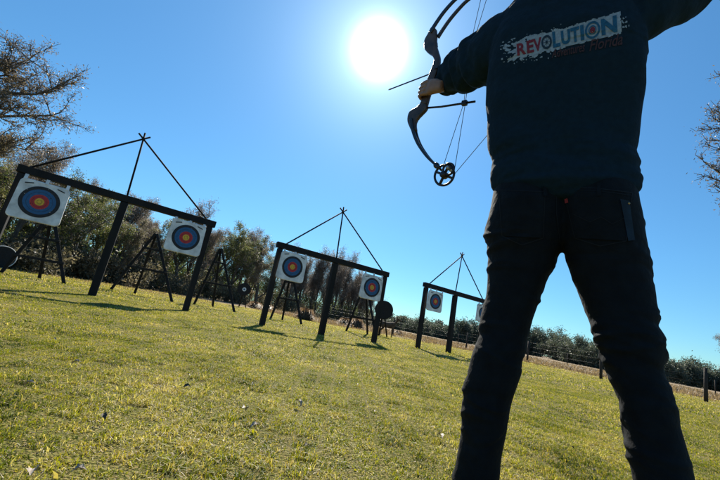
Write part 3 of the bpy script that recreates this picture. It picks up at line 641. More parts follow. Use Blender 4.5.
# broomsedge clumps
def clump(x, y, r, h, label):
    n = 1500; th = RNG.random(n) * 6.283; rr_ = r * .25 * RNG.random(n); rr_ = rr_ * 2.2; bx_ = rr_ * np.cos(th); by_ = rr_ * np.sin(th); hh = h * (.15 + .85 * RNG.random(n)); o = r * (0.2 + 1.1 * RNG.random(n)) * (1.35 - hh / h)
    V = np.empty((n, 5, 3)); w = .008 + .01 * RNG.random(n); sx = -np.sin(th) * w; sy = np.cos(th) * w; dx = np.cos(th); dy = np.sin(th)
    V[:, 0] = np.stack([bx_ - sx, by_ - sy, 0 * w], 1); V[:, 1] = np.stack([bx_ + sx, by_ + sy, 0 * w], 1)
    V[:, 2] = np.stack([bx_ + dx * o * .5 + sx, by_ + dy * o * .5 + sy, hh], 1); V[:, 3] = np.stack([bx_ + dx * o * .5 - sx, by_ + dy * o * .5 - sy, hh], 1)
    V[:, 4] = np.stack([bx_ + dx * o, by_ + dy * o, hh * (.1 + .5 * RNG.random(n))], 1)
    me = np_mesh('grass_clump', V.reshape(-1, 3), 2, 5, [4, 3], [0, 1, 2, 3, 3, 2, 4], .5 + .3 * (RNG.random(n) - .5)); me.materials.append(M['broom'])
    ob = bpy.data.objects.new('grass_clump', me); COL.objects.link(ob); ob.location = (x, y, gz(x, y)); tag(ob, label, 'grass clump', 'orange dry grass clumps')
for px_, py_, D, r, h, lab in ((306, 313, 19, .50, .62, 'orange drooping dry grass clump right of the easel behind the middle frame left target'), (357, 322, 22, .5, .6, 'dry grass clump seen between the legs of the easel under the right target'), (345, 322, 25, .5, .45, 'smaller dry grass clump just left of that right easel'), (398, 332, 26, .4, .3, 'low dry grass clump beside the deer target'), (255, 306, 24, .5, .45, 'low dry grass clump right of the small round black target'), (268, 308, 25, .5, .4, 'dry grass clump at the foot of the woods near the middle frame left post')):
    p = P(px_, py_, D); clump(p.x, p.y, r, h, lab)
# ------------------------------------------------------------------ fallen leaves
def leaf_mesh(seed, L):
    rng = random.Random(seed); b = MB(); n = 7; vs = []; curl = rng.uniform(6, 16)
    for i in range(n):
        t = i / (n - 1); w = L * .3 * math.sin(math.pi * min(1, t * .93 + .04)) * (1 + .25 * math.sin(t * 17 + seed)); z = L * .25 * math.sin(t * 3.0) + L * .06 * rng.random()
        for s in (-1, -.4, .4, 1): vs.append(Vector(((t - .5) * L, s * w, z + abs(s) ** 2 * w * .7 * rng.uniform(.6, 1.3))))
    b.add(vs, [(i * 4 + j, i * 4 + j + 1, i * 4 + j + 5, i * 4 + j + 4) for i in range(n - 1) for j in range(3)]); me = b.mesh('fallen_leaf'); me.polygons.foreach_set('use_smooth', [True] * len(me.polygons)); return me
LM = [(leaf_mesh(s, 1.0), m) for s, m in ((1, 'deadleaf'), (2, 'deadleaf_pale'), (5, 'deadleaf'), (9, 'deadleaf_dark'))]
for me, m in LM: me.materials.append(M[m])
named = [((35, 470), 1, .042, 'pale curled dead leaf lying at the bottom left corner'), ((80, 468), 1, .035, 'pale dead leaf just right of the corner one'), ((30, 383), 1, .045, 'bright pale leaf in the lawn at lower left'), ((105, 414), 3, .032, 'dark dead leaf in the lower left lawn'),
 ((298, 402), 0, .055, 'reddish brown curled leaf in the middle of the foreground lawn'), ((244, 408), 1, .05, 'pale leaf left of the reddish one'), ((77, 362), 1, .05, 'small pale leaf in the left lawn'), ((187, 386), 3, .045, 'small dark leaf near the left middle of the lawn'), ((341, 383), 3, .04, 'small dark leaf right of centre in the lawn'), ((440, 435), 1, .05, 'pale leaf beside the left shoe of the archer'), ((255, 425), 1, .045, 'pale leaf below the reddish curled one')]
def put_leaf(p, k, s, label, rz):
    s = s * .8
    me, m = LM[k]; o = bpy.data.objects.new('fallen_leaf', me); COL.objects.link(o); o.location = (p.x, p.y, gz(p.x, p.y) + .022); o.scale = (s, s, s); o.rotation_euler = (random.uniform(-.5, .5), random.uniform(-.5, .5), rz); tag(o, label, 'leaf', 'dead leaves on the lawn')
for (px_, py_), k, s, lab in named: put_leaf(PZ(px_, py_, 0.03), k, s, lab, random.uniform(0, 6))
for i in range(60):
    r = 1.2 + 8 * random.random() ** 1.2; a = R(random.uniform(-55, 45)); p = Vector((r * math.sin(a), r * math.cos(a), 0))
    put_leaf(p, random.choice((0, 0, 2, 2, 1, 3)), random.uniform(.014, .028) * (1 + r * .08), 'small crumpled dead leaf scattered in the lawn', random.uniform(0, 6))
# ------------------------------------------------------------------ the archer
person = empty('person', (0.62, 1.02, 0), 'archer seen from behind in navy hoodie and dark jeans drawing a bow', 'person')
def pxrings(rows, depth, D_is_pair=False):
    """rows: (xl, yl, xr, yr, DL, DR, depth half in m)"""
    cs = [(P(r[0], r[1], r[4]) + P(r[2], r[3], r[5])) / 2 for r in rows]; out = []
    for i, r in enumerate(rows):
        A = P(r[0], r[1], r[4]); B = P(r[2], r[3], r[5]); w = (B - A) / 2
        t = (cs[min(i + 1, len(cs) - 1)] - cs[max(i - 1, 0)]).normalized(); d = w.cross(t).normalized() * r[6]; out.append((cs[i], w, d))
    return out
torso_rows = [ # bottom to top
 (495, 191, 637.5, 190, 1.17, 1.17, .134), (492, 182, 638, 181, 1.17, 1.165, .13), (494.5, 172, 636.5, 171, 1.17, 1.16, .128), (495, 164, 639.5, 163, 1.17, 1.155, .128), (489.5, 151, 636, 152, 1.165, 1.145, .125), (487.5, 133, 639, 133, 1.16, 1.13, .12), (487.5, 108, 642, 104, 1.155, 1.11, .12), (490, 76, 645, 74, 1.15, 1.09, .125), (492, 52, 648, 40, 1.145, 1.075, .125), (503, 28, 640, 10, 1.14, 1.07, .115), (520, 8, 632, -18, 1.13, 1.07, .10), (548, -8, 618, -32, 1.13, 1.08, .08)]
larm_rows = [(438.5, 77.5, 441, 88.5, 1.50, 1.50, .028), (441, 72.5, 443.5, 92, 1.485, 1.485, .036), (447, 69, 446.5, 93.5, 1.465, 1.465, .046), (448, 63, 452.5, 91.5, 1.435, 1.435, .052), (454, 59, 458, 91, 1.395, 1.395, .058), (456.5, 52.5, 463, 91, 1.365, 1.365, .062), (463, 47.2, 468.5, 88.5, 1.32, 1.32, .064), (469.5, 44.5, 473.5, 84.5, 1.285, 1.285, .066), (473, 39.5, 480, 87.5, 1.255, 1.255, .072), (484, 33.5, 486.5, 82.5, 1.215, 1.215, .076), (491, 30, 490.5, 76, 1.185, 1.185, .08), (505, 16.5, 505, 72, 1.145, 1.145, .085), (524, 7, 525, 68, 1.11, 1.11, .085)]
rarm_rows = [(628, -28, 634, 48, 1.08, 1.08, .08), (645, -34, 652, 37, 1.10, 1.10, .075), (664, -38, 668, 26, 1.14, 1.14, .068), (682, -40, 684, 21, 1.18, 1.18, .062), (698, -34, 697, 13, 1.22, 1.22, .055), (706, -26, 706, 2, 1.25, 1.25, .04)]
Eb = (P(698, -34, 1.22) + P(697, 13, 1.22)) / 2
NOCK = P(591, 12, 1.20)
TIP = P(388, 90, 1.70); adir = (TIP - NOCK).normalized()
RH = NOCK - adir * 0.03
b = MB()
b.loft(pxrings(torso_rows, 0), 48, 2.4)
b.loft(pxrings(larm_rows, 0), 32, 2.1); b.loft(pxrings(rarm_rows, 0), 32, 2.1)
fa = []
for t, r_ in ((0, .062), (.25, .062), (.5, .056), (.75, .048), (.92, .04)): fa.append((Eb.lerp(RH + Vector((.05, .0, 0)), t), r_))
b.tube([x[0] for x in fa], [x[1] for x in fa], 20)
NK = (P(580, -14, 1.13) + P(600, -22, 1.11)) / 2
NK = Vector((.64, .99, 1.62)); hoodc = NK + Vector((-.03, -.06, 0.02))
b.ell(hoodc, (.13, -.07, 0), (.04, .07, 0), (0, 0, .07), 20)
for k in range(10):                                   # collar roll
    pass
def foldnoise(co, amp, sc, ax=(1, 1, 1), seed=0):
    v = Vector((co.x * ax[0], co.y * ax[1], co.z * ax[2])) * sc + Vector((seed, seed, seed)); a = noise.noise(v); w = noise.noise(v * 2.3 + Vector((5, 1, 2)))
    return amp * ((1 - abs(a) * 2.2) * .6 + w * .5)
shL = P(497, 50, 1.16); haL = P(442, 85, 1.5); axL = (haL - shL).normalized()
HB = None
def hood_disp(co, no):
    s = (co - shL).dot(axL); rad = (co - shL - axL * s).length
    z = foldnoise(co, .006, 8, (1, 1, .5), 3)
    if s > .0 and rad < .16:                           # sleeve: bunched rings
        k = min(1, s / .1); z += k * (.0065 * math.sin(s * 70 + 4.5 * noise.noise(co * 11)) + foldnoise(co, .008, 15, seed=9))
    if co.z < 1.12: z += foldnoise(co, .005, 12, (.6, .6, 2.4), 7) * min(1, (1.12 - co.z) / .08)
    if co.z > 1.35: z += foldnoise(co, .004, 14, (1, 1, .8), 1)
    # drag lines from the raised shoulders
    z += .0028 * math.sin((co.z * 30 + co.x * 22) + 3 * noise.noise(co * 5)) * max(0, min(1, (1.45 - co.z) / .3))
    return z
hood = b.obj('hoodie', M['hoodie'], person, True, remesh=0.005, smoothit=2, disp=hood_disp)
hood['label'] = 'dark navy hoodie with a printed logo across the back'
# jeans
lleg = [(500, 174, 572, 174, 1.17, 1.165, .100), (498, 184, 572, 184, 1.17, 1.165, .106), (494, 193, 572, 193, 1.17, 1.165, .118), (490.5, 212, 571, 211, 1.17, 1.165, .130), (485, 234, 569, 232, 1.17, 1.165, .125), (485.5, 244, 564, 246, 1.17, 1.17, .118), (488.5, 256, 557, 259, 1.17, 1.17, .108), (488, 276, 547.5, 279, 1.17, 1.17, .098), (486, 297, 539.5, 299, 1.17, 1.17, .09), (481, 317, 533.5, 316, 1.17, 1.17, .085), (479, 336, 529, 334, 1.165, 1.17, .08), (472.5, 353, 523.5, 352, 1.16, 1.16, .078), (469.5, 365, 521, 374, 1.16, 1.16, .075), (464, 383, 514.5, 394, 1.16, 1.16, .074), (462, 405, 508.5, 415, 1.165, 1.165, .072), (462, 427, 505, 437, 1.17, 1.17, .068), (459, 448, 502, 452, 1.17, 1.17, .064), (452.5, 480, 499, 480, 1.17, 1.17, .060), (449, 496, 494, 494, 1.17, 1.17, .062)]
rleg = [(560, 174, 628, 174, 1.165, 1.165, .100), (560, 184, 632, 184, 1.165, 1.165, .106), (560, 193, 638, 193, 1.165, 1.165, .118), (559, 211, 641.5, 211, 1.165, 1.16, .130), (560, 232, 645, 231, 1.165, 1.16, .125), (562, 246, 647.5, 246, 1.165, 1.16, .118), (566, 260, 650, 260, 1.16, 1.16, .108), (575, 285, 654, 286, 1.16, 1.16, .098), (585, 310, 658, 312, 1.155, 1.155, .09), (594, 334, 661.5, 334, 1.15, 1.15, .083), (599, 347, 665, 350, 1.15, 1.15, .08), (602.5, 360, 667, 360, 1.15, 1.15, .077), (606, 370, 663.5, 369, 1.15, 1.15, .074), (613, 386, 669, 388, 1.15, 1.15, .073), (619, 401, 677.5, 405, 1.15, 1.15, .075), (623, 425, 680, 427, 1.15, 1.15, .072), (627, 452, 687.5, 450, 1.15, 1.15, .07), (634, 481, 695.5, 480, 1.15, 1.15, .066), (642, 520, 707, 517, 1.15, 1.15, .064), (650, 548, 714, 545, 1.15, 1.15, .066)]
b = MB(); b.loft(pxrings(lleg, 0), 40, 2.2); b.loft(pxrings(rleg, 0), 40, 2.2)
b.ell(P(565, 225, 1.165), (.10, -.055, 0), (.035, .06, 0), (0, 0, .085), 20)
CR = []
_r = random.Random(12)
for k in range(90):                                   # irregular creases, most of them about the knees and shins
    zc = _r.choice((_r.gauss(.50, .07), _r.gauss(.50, .07), _r.gauss(.27, .09), _r.gauss(.74, .05))); lg = k % 2
    c0 = P(500, 330, 1.17) if lg == 0 else P(632, 350, 1.15)
    CR.append((Vector((c0.x + _r.uniform(-.12, .12), c0.y + _r.uniform(-.1, .1), zc)), Vector((_r.uniform(-1, 1), _r.uniform(-1, 1), _r.uniform(-.55, .55))).normalized(), _r.uniform(.05, .13), _r.uniform(.004, .009), _r.choice((-1, 1, 1)) * _r.uniform(.0025, .0058)))
def jean_disp(co, no):
    z = foldnoise(co, .0022, 8, (1, 1, 1.3), 21)
    for c, t, ln, wd, am in CR:
        d = co - c
        if abs(d.z) > .09: continue
        a = d.dot(t); d2 = d - t * a
        if abs(a) < ln * 1.6: z += am * math.exp(-(a / ln) ** 2 - (d2.z / wd) ** 2 - (d2.length / .1) ** 2)
    return z
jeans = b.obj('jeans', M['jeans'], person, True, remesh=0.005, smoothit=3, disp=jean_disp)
jeans['label'] = 'black denim jeans with back pockets and red tab'
# body under the clothes: one continuous surface with head, arms, hands and legs
up = Vector((0, 0, 1))
def shrink(rows, kw, kd): return [(r[0] + (r[2] - r[0]) * kw, r[1] + (r[3] - r[1]) * kw, r[2] - (r[2] - r[0]) * kw, r[3] - (r[3] - r[1]) * kw, r[4], r[5], r[6] * kd) for r in rows]
b = MB(); b.loft(pxrings(shrink(torso_rows[:10], .10, .75), 0), 32, 2.2); b.loft(pxrings(shrink(lleg, .18, .6), 0), 24, 2); b.loft(pxrings(shrink(rleg, .18, .6), 0), 24, 2)
b.loft(pxrings(shrink(rarm_rows, .22, .6), 0), 20, 2)
armpts = [(P((r[0] + r[2]) / 2, (r[1] + r[3]) / 2, r[4]), rad) for r, rad in zip(larm_rows[::-1], (.05, .052, .052, .05, .048, .045, .043, .04, .038, .036, .034, .032, .030))]
# bow plane
a_ = Vector((-adir.x, -adir.y, 0)).normalized(); AIM = -a_; CN = Vector((a_.y, -a_.x, 0)); 
if CN.dot(CAM - TIP) < 0: CN = -CN
G0 = NOCK.lerp(TIP, 0.60)                              # the arrow passes the riser here
def BP(x, y): return PP(x, y, G0 + CN * 0.022, CN)
gT, gB = BP(431.5, 79), BP(424.5, 103); gm = (gT + gB) / 2; V = (gT - gB).normalized(); AX = (AIM - V * AIM.dot(V)).normalized()
wr = gm - AX * .085 + CN * .012 - V * .004
W0 = P(441.5, 85.5, 1.5)
b.tube([x[0] for x in armpts] + [W0.lerp(wr, .5), wr], [x[1] for x in armpts] + [.027, .026], 16)
def hand(b, gm, AX, CN, V, wr, grip=.017, mirror=1):
    b.loft([(wr, V * .028, CN * .019), (gm - AX * .062 + CN * .018, V * .036, CN * .020), (gm - AX * .035 + CN * .022, V * .041, CN * .019), (gm - AX * .018 + CN * .024, V * .041, CN * .013)], 20, 2.4)
    b.loft([(gm - AX * .060 + CN * .0 + V * .01, V * .028, CN * .014), (gm - AX * .032 - CN * .008 + V * .022, V * .018, CN * .013)], 14)
    for k, (o, L_) in enumerate(((.031, .96), (.0105, 1.05), (-.0105, 1.0), (-.031, .82))):
        c = gm + V * (o - .004); b.tube([c - AX * .024 + CN * .025, c - AX * .006 * L_ + CN * .031, c + AX * .010 * L_ + CN * .030, c + AX * .030 * L_ + CN * .023, c + AX * .036 * L_ + CN * .004, c + AX * .033 * L_ - CN * .014, c + AX * .020 - CN * .024, c + AX * .006 - CN * .026], [.0080, .0100, .0086, .0086, .0086, .0082, .0076, .0060], 12)
    b.tube([gm - AX * .058 + V * .016 - CN * .002, gm - AX * .036 + V * .036 - CN * .016, gm - AX * .010 + V * .042 - CN * .027, gm + AX * .016 + V * .036 - CN * .031, gm + AX * .028 + V * .032 - CN * .030], [.015, .0135, .0115, .0105, .007], 12)
hand(b, gm, AX, CN, V, wr)
# string hand: three fingers hooked on the string, hidden beyond the shoulders
rw = RH - adir * .085 + Vector((0, 0, -.01)); upv = Vector((0, 0, 1)); side = CN
b.tube([Eb, Eb.lerp(rw, .5), rw], [.042, .038, .026], 14)
b.loft([(rw, upv * .028, side * .018), (RH - adir * .05, upv * .038, side * .018), (RH - adir * .025, upv * .040, side * .014)], 18, 2.4)
for k, o in enumerate((.028, .009, -.010, -.029)):
    c = RH + upv * (o - .01); b.tube([c - adir * .025, c + adir * .012 + side * .004, c + adir * .034, c + adir * .034 - side * .018, c + adir * .012 - side * .024], [.0095, .009, .0085, .0078, .006], 10)
b.tube([RH - adir * .06 + upv * .02, RH - adir * .035 + upv * .035 - side * .02, RH - adir * .005 + upv * .025 - side * .03], [.014, .011, .008], 10)
# head turned towards the target
HC = NK + Vector((-.005, .06, .165)); fd = Vector((adir.x, adir.y, 0)).normalized(); fs_ = Vector((-fd.y, fd.x, 0))
b.tube([NK + Vector((0, 0, -.10)), NK + Vector((0, .02, 0)), HC - up * .06], [.075, .062, .06], 20)
b.loft([(HC - up * .112 + fd * .045, fs_ * .030, fd * .034), (HC - up * .085 + fd * .030, fs_ * .052, fd * .062), (HC - up * .045 + fd * .015, fs_ * .066, fd * .085), (HC, fs_ * .074, fd * .095), (HC + up * .045 - fd * .004, fs_ * .077, fd * .098), (HC + up * .085 - fd * .008, fs_ * .066, fd * .084), (HC + up * .112 - fd * .01, fs_ * .038, fd * .05)], 28, 2.1)
b.loft([(HC + fd * .098 + up * .018, fs_ * .008, up * .012), (HC + fd * .108 - up * .008, fs_ * .012, up * .014), (HC + fd * .112 - up * .028, fs_ * .016, up * .010)], 12)
for s in (-1, 1): b.ell(HC + fs_ * s * .078 - fd * .006 - up * .005, fd * .018, fs_ * .009, up * .031, 12)
b.ell(HC + fd * .088 - up * .058, fs_ * .026, fd * .012, up * .007, 12); b.ell(HC + fd * .086 - up * .070, fs_ * .022, fd * .012, up * .007, 12)
body = b.obj('body', M['skin'], person, True, remesh=0.0033, smoothit=1)
for s in (-1, 1):
    b = MB(); b.ell(HC + fd * .083 + fs_ * s * .031 + up * .012, fs_ * .013, fd * .012, up * .010, 12); b.obj('eye', M['eye'], person)
    b = MB(); b.ell(HC + fd * .094 + fs_ * s * .031 + up * .012, fs_ * .005, fd * .002, up * .005, 10); b.obj('iris', M['hair'], person)
b = MB(); b.ell(HC - fd * .018 + up * .042, fs_ * .084, fd * .096, up * .082, 24); b.ell(HC - fd * .045 - up * .02, fs_ * .072, fd * .060, up * .075, 20)
b.obj('hair', M['hair'], person, True, remesh=.006, smoothit=2, disp=lambda co, no: .005 * noise.noise(co * 60))
# shoes
for (x1, y1, D), yaw in (((471.5, 496, 1.17), 20), ((681, 548, 1.15), 42)):
    c = P(x1, y1, D); c.z = 0; t = Vector((math.sin(R(yaw)), math.cos(R(yaw)), 0)); sd = Vector((t.y, -t.x, 0)); c = c + up * gz(c.x, c.y)
    b = MB(); b.loft([(c - t * .07 + up * .055, sd * .035, up * .045), (c - t * .02 + up * .065, sd * .042, up * .055), (c + t * .06 + up * .055, sd * .045, up * .042), (c + t * .14 + up * .045, sd * .050, up * .032), (c + t * .19 + up * .04, sd * .038, up * .024)], 24, 2.4)
    b.tube([c + up * .06, c + up * .13], [.045, .048], 18); sh = b.obj('shoe', M['shoe'], person, True, remesh=.006, smoothit=2)
    b = MB(); b.loft([(c - t * .10 + up * .012, sd * .03, up * .014), (c - t * .03 + up * .012, sd * .042, up * .014), (c + t * .08 + up * .012, sd * .047, up * .014), (c + t * .17 + up * .012, sd * .05, up * .014), (c + t * .215 + up * .014, sd * .03, up * .012)], 24, 3, False); b.obj('sole', M['rubber'], sh)
# ---- prints and sewn details, laid on the cloth
def bvh_of(o): me = o.data; return BVHTree.FromPolygons([o.matrix_local @ v.co if False else v.co.copy() for v in me.vertices], [tuple(p.vertices) for p in me.polygons])
BV_H = bvh_of(hood); BV_J = bvh_of(jeans)
def on(bv, x, y, off):
    d = ray(x, y); h = bv.ray_cast(CAM, d)
    if h[0] is None: return None
    n = h[1] if h[1].dot(d) < 0 else -h[1]; return h[0] - d * off + n * off * .3
def cloth_patch(name, tris2d, bv, off, m, parent):
    """tris2d: list of 2-D polygons in sight coordinates, laid on the cloth"""
    b = MB()
    for poly in tris2d:
        pts = [on(bv, x, y, off) for x, y in poly]
        if any(p is None for p in pts): continue
        b.add(pts, [tuple(range(len(pts)))])
    return b.obj(name, m, parent, False) if b.v else None
def dense(bm2, maxlen):
    for _ in range(6):
        es = [e for e in bm2.edges if e.calc_length() > maxlen]
        if not es: break
        bmesh.ops.subdivide_edges(bm2, edges=es, cuts=1); bmesh.ops.triangulate(bm2, faces=[f for f in bm2.faces if len(f.verts) > 3])
def text_polys(txt, bold=0.0, shear=0.0, maxlen=.09):
    cu_ = bpy.data.curves.new('t', 'FONT'); cu_.body = txt; cu_.offset = bold; cu_.shear = shear; cu_.resolution_u = 3; o = bpy.data.objects.new('t', cu_); COL.objects.link(o)
    dg = bpy.context.evaluated_depsgraph_get(); dg.update(); me = bpy.data.meshes.new_from_object(o.evaluated_get(dg)); bpy.data.objects.remove(o)
    bm2 = bmesh.new(); bm2.from_mesh(me); bmesh.ops.triangulate(bm2, faces=bm2.faces); dense(bm2, maxlen); ps = [[(v.co.x, v.co.y) for v in f.verts] for f in bm2.faces]; bm2.free(); bpy.data.meshes.remove(me); return ps
def fit_polys(ps, x0, x1, y0=0.0, y1=1.0, warp=None):
    """scale a glyph's polygons to the cell [x0,x1] x [y0,y1]"""
    xs = [p[0] for q in ps for p in q]; ys = [p[1] for q in ps for p in q]; ax, bx2, ay, by = min(xs), max(xs), min(ys), max(ys)
    return [[(x0 + (p[0] - ax) / (bx2 - ax) * (x1 - x0), y0 + (p[1] - ay) / (by - ay) * (y1 - y0)) for p in q] for q in ps]
def quadmap(u, v, BL=(517.5, 56), BR=(619, 31.5), TR_=(618, 14.5), TL=(516.5, 44)):
    bt = (BL[0] + (BR[0] - BL[0]) * u, BL[1] + (BR[1] - BL[1]) * u); tp = (TL[0] + (TR_[0] - TL[0]) * u, TL[1] + (TR_[1] - TL[1]) * u); return (bt[0] + (tp[0] - bt[0]) * v, bt[1] + (tp[1] - bt[1]) * v)
def mapped(ps): return [[quadmap(*p) for p in q] for q in ps]
cells = {'R': (0, .088), 'E': (.097, .165), 'V': (.160, .245), 'o1': (.240, .345), 'L': (.352, .425), 'U': (.435, .525), 'T': (.530, .615), 'I': (.625, .660), 'o2': (.668, .82), 'N': (.83, .985)}
# white splash: cells of a fine grid kept where close to the letters, with ragged paint edge
spl = []; nu, nv = 150, 46
for i in range(nu):
    for j in range(nv):
        u = -.16 + 1.28 * (i + .5) / nu; v = -.75 + 2.3 * (j + .5) / nv
        rag = noise.noise(Vector((u * 14, v * 2.6, 1))) + .5 * noise.noise(Vector((u * 36, v * 6, 4)))
        left = max(0, .5 - u) * 1.1; dv = max(-v, v - 1, 0) * (1.0 if v < 0 else 1.1); du = max(-u, u - 1, 0) * 6
        e = math.hypot(dv, du); lim = .16 + left * .35 + rag * (.10 + left * .75)
        if du > 0 and u < 0: lim = .25 + rag * 1.1
        keep = e < lim
        if not keep and e < .9 + left * .3 and u < .45: keep = noise.noise(Vector((u * 42, v * 7, 9))) > .46
        if not keep and u > 1.0 and u < 1.1 and 0.1 < v < .8: keep = noise.noise(Vector((u * 60, v * 8, 3))) > .25
        if keep:
            a, c_ = 1.28 / nu / 2, 2.3 / nv / 2; spl.append([quadmap(u - a, v - c_), quadmap(u + a, v - c_), quadmap(u + a, v + c_), quadmap(u - a, v + c_)])
cloth_patch('print_splash', spl, BV_H, .0012, M['print_white'], hood)
red = []; blue = []
for ch in 'REV': red += fit_polys(text_polys(ch, .035), *cells[ch])
for ch in 'LUTIN': blue += fit_polys(text_polys(ch, .045), *cells[ch], *((-.05, 1.12) if ch == 'L' else (0, 1)))
cloth_patch('print_red_letters', mapped(red), BV_H, .0022, M['print_red'], hood)
cloth_patch('print_blue_letters', mapped(blue), BV_H, .0022, M['print_blue'], hood)
def annulus(cu0, cv0, ru, rv, f0, f1, n=40, a0=0, a1=1):
    out = []
    for i in range(n):
        if not (a0 <= i / n < a1): continue
        t0, t1 = 2 * math.pi * i / n, 2 * math.pi * (i + 1) / n
        out.append([(cu0 + ru * f * math.cos(t), cv0 + rv * f * math.sin(t)) for f, t in ((f0, t0), (f1, t0), (f1, t1), (f0, t1))])
    return out
gear = annulus(.292, .5, .052, .52, .66, 1.0) + annulus(.292, .5, .052, .52, 0.0, .22)
for k in range(8):
    t = 2 * math.pi * k / 8; dd = .12; gear.append([(.292 + .052 * f * math.cos(q), .5 + .52 * f * math.sin(q)) for f, q in ((.2, t - dd), (.7, t - dd * .4), (.7, t + dd * .4), (.2, t + dd))])
cloth_patch('print_wheel', mapped(gear), BV_H, .0022, M['print_dark'], hood)
cloth_patch('print_letter_o', mapped(annulus(.744, .5, .075, .55, .74, 1.0) + annulus(.744, .5, .075, .55, .40, .52)), BV_H, .0022, M['print_blue'], hood)
cloth_patch('print_letter_centre', mapped(annulus(.744, .5, .075, .55, 0.0, .34)), BV_H, .0022, M['print_red'], hood)
scr = text_polys('Adventures', .012, .35); xs = [p[0] for q in scr for p in q]; sc1 = fit_polys(scr, .33, .66, -.75, -.12); sc2 = fit_polys(text_polys('Florida', .012, .35), .70, 1.03, -.80, -.10)
cloth_patch('print_script', mapped(sc1 + sc2), BV_H, .002, M['print_maroon'], hood)
# jeans details
def strip(pts, w, bv, off, m, name, parent, closed=False):
    qs = []
    P2 = []
    for a, c_ in zip(pts[:-1], pts[1:]):
        n = max(2, int(math.hypot(c_[0] - a[0], c_[1] - a[1]) / 2.5))
        for i in range(n): P2.append((a[0] + (c_[0] - a[0]) * i / n, a[1] + (c_[1] - a[1]) * i / n))
    P2.append(pts[-1])
    for a, c_ in zip(P2[:-1], P2[1:]):
        dx, dy = c_[0] - a[0], c_[1] - a[1]; l = math.hypot(dx, dy) or 1; nx, ny = -dy / l * w / 2, dx / l * w / 2; qs.append([(a[0] + nx, a[1] + ny), (c_[0] + nx, c_[1] + ny), (c_[0] - nx, c_[1] - ny), (a[0] - nx, a[1] - ny)])
    return cloth_patch(name, qs, bv, off, m, parent)
def gridpatch(quad, nu, nv, bv, off, m, name, parent):
    f = lambda u, v: quadmap(u, v, *quad); return cloth_patch(name, [[f(i / nu, j / nv), f((i + 1) / nu, j / nv), f((i + 1) / nu, (j + 1) / nv), f(i / nu, (j + 1) / nv)] for i in range(nu) for j in range(nv)], bv, off, m, parent)
pk = gridpatch(((575, 238), (626, 241), (632, 192), (563, 187)), 14, 12, BV_J, .003, M['jeans'], 'back_pocket', jeans)
strip([(563, 187), (598, 188.5), (632, 193)], .8, BV_J, .0042, M['stitch'], 'pocket_stitching', jeans)
strip([(564, 189.5), (598, 191), (632, 195.5)], .5, BV_J, .0042, M['stitch'], 'pocket_stitching', jeans)
strip([(563, 187), (575, 238), (600, 246), (626, 241), (632, 193)], .6, BV_J, .0042, M['stitch'], 'pocket_stitching', jeans)
strip([(573, 214), (590, 222), (601, 217), (612, 224), (628, 216)], .5, BV_J, .0042, M['stitch'], 'pocket_stitching', jeans)
gridpatch(((502, 236), (543, 238), (545, 192), (499, 190)), 12, 12, BV_J, .003, M['jeans'], 'back_pocket', jeans)
strip([(499, 190), (545, 192), (543, 238), (522, 245), (502, 236), (499, 190)], .6, BV_J, .0042, M['stitch'], 'pocket_stitching', jeans)
strip([(556, 188), (556.5, 215), (560, 244)], .7, BV_J, .002, M['stitch'], 'seat_seam', jeans)
gridpatch(((628, 241), (634.5, 240), (629, 201), (620, 199)), 4, 10, BV_J, .0046, M['fade'], 'faded_patch', jeans)
gridpatch(((565.3, 203.5), (568.8, 202.5), (567, 195.5), (564, 196.5)), 2, 3, BV_J, .005, M['red_tab'], 'red_tab', jeans)
for bxp in (543, 597): gridpatch(((bxp, 196), (bxp + 4, 196), (bxp + 4, 183), (bxp, 183)), 2, 5, BV_J, .006, M['jeans'], 'belt_loop', jeans)
q = on(BV_J, 628.5, 203.5, .005)
b = MB(); b.ell(q, cx * .003, cu * .003, fw * .0015, 10); b.obj('rivet', M['brass'], jeans)
# ------------------------------------------------------------------ compound bow
gp_ = BP(428, 91)
bow = empty('compound_bow', tuple(gp_), 'dark compound bow at full draw held in the left hand of the archer', 'bow')
def plate(pts, th, name, m, parent, off=0, bev=.0025, holes=()):
    """flat outline in the bow's plane given real thickness"""
    n = len(pts); b = MB(); f = [p + CN * (off + th / 2) for p in pts]; k = [p + CN * (off - th / 2) for p in pts]
    b.add(f + k, [tuple(range(n)), tuple(reversed(range(n, 2 * n)))] + [(i, (i + 1) % n, n + (i + 1) % n, n + i) for i in range(n)]); return b.obj(name, m, parent, False, bev)
def sweep(cl, ws, th, name, m, off=0):
    # bar in the bow's plane with rounded section, smooth through its stations
    pts = []; 
    for i in range(len(cl) - 1):
        p0, p1, p2, p3 = cl[max(i - 1, 0)], cl[i], cl[i + 1], cl[min(i + 2, len(cl) - 1)]
        for k in range(5):
            t = k / 5; q = [0.5 * (2 * p1[j] + (p2[j] - p0[j]) * t + (2 * p0[j] - 5 * p1[j] + 4 * p2[j] - p3[j]) * t * t + (3 * p1[j] - p0[j] - 3 * p2[j] + p3[j]) * t ** 3) for j in (0, 1)]
            pts.append((q[0], q[1], ws[i] + (ws[i + 1] - ws[i]) * t))
    pts.append((*cl[-1], ws[-1])); rg = []
    for i, (x, y, w) in enumerate(pts):
        a = pts[max(i - 1, 0)]; c_ = pts[min(i + 1, len(pts) - 1)]; dx, dy = c_[0] - a[0], c_[1] - a[1]; l = math.hypot(dx, dy); nx, ny = -dy / l * w / 2, dx / l * w / 2
        A = BP(x + nx, y + ny); B = BP(x - nx, y - ny); rg.append(((A + B) / 2 + CN * off, (B - A) / 2, CN * th / 2))
    b = MB(); b.loft(rg, 24, 5, False); return b.obj(name, m, bow)
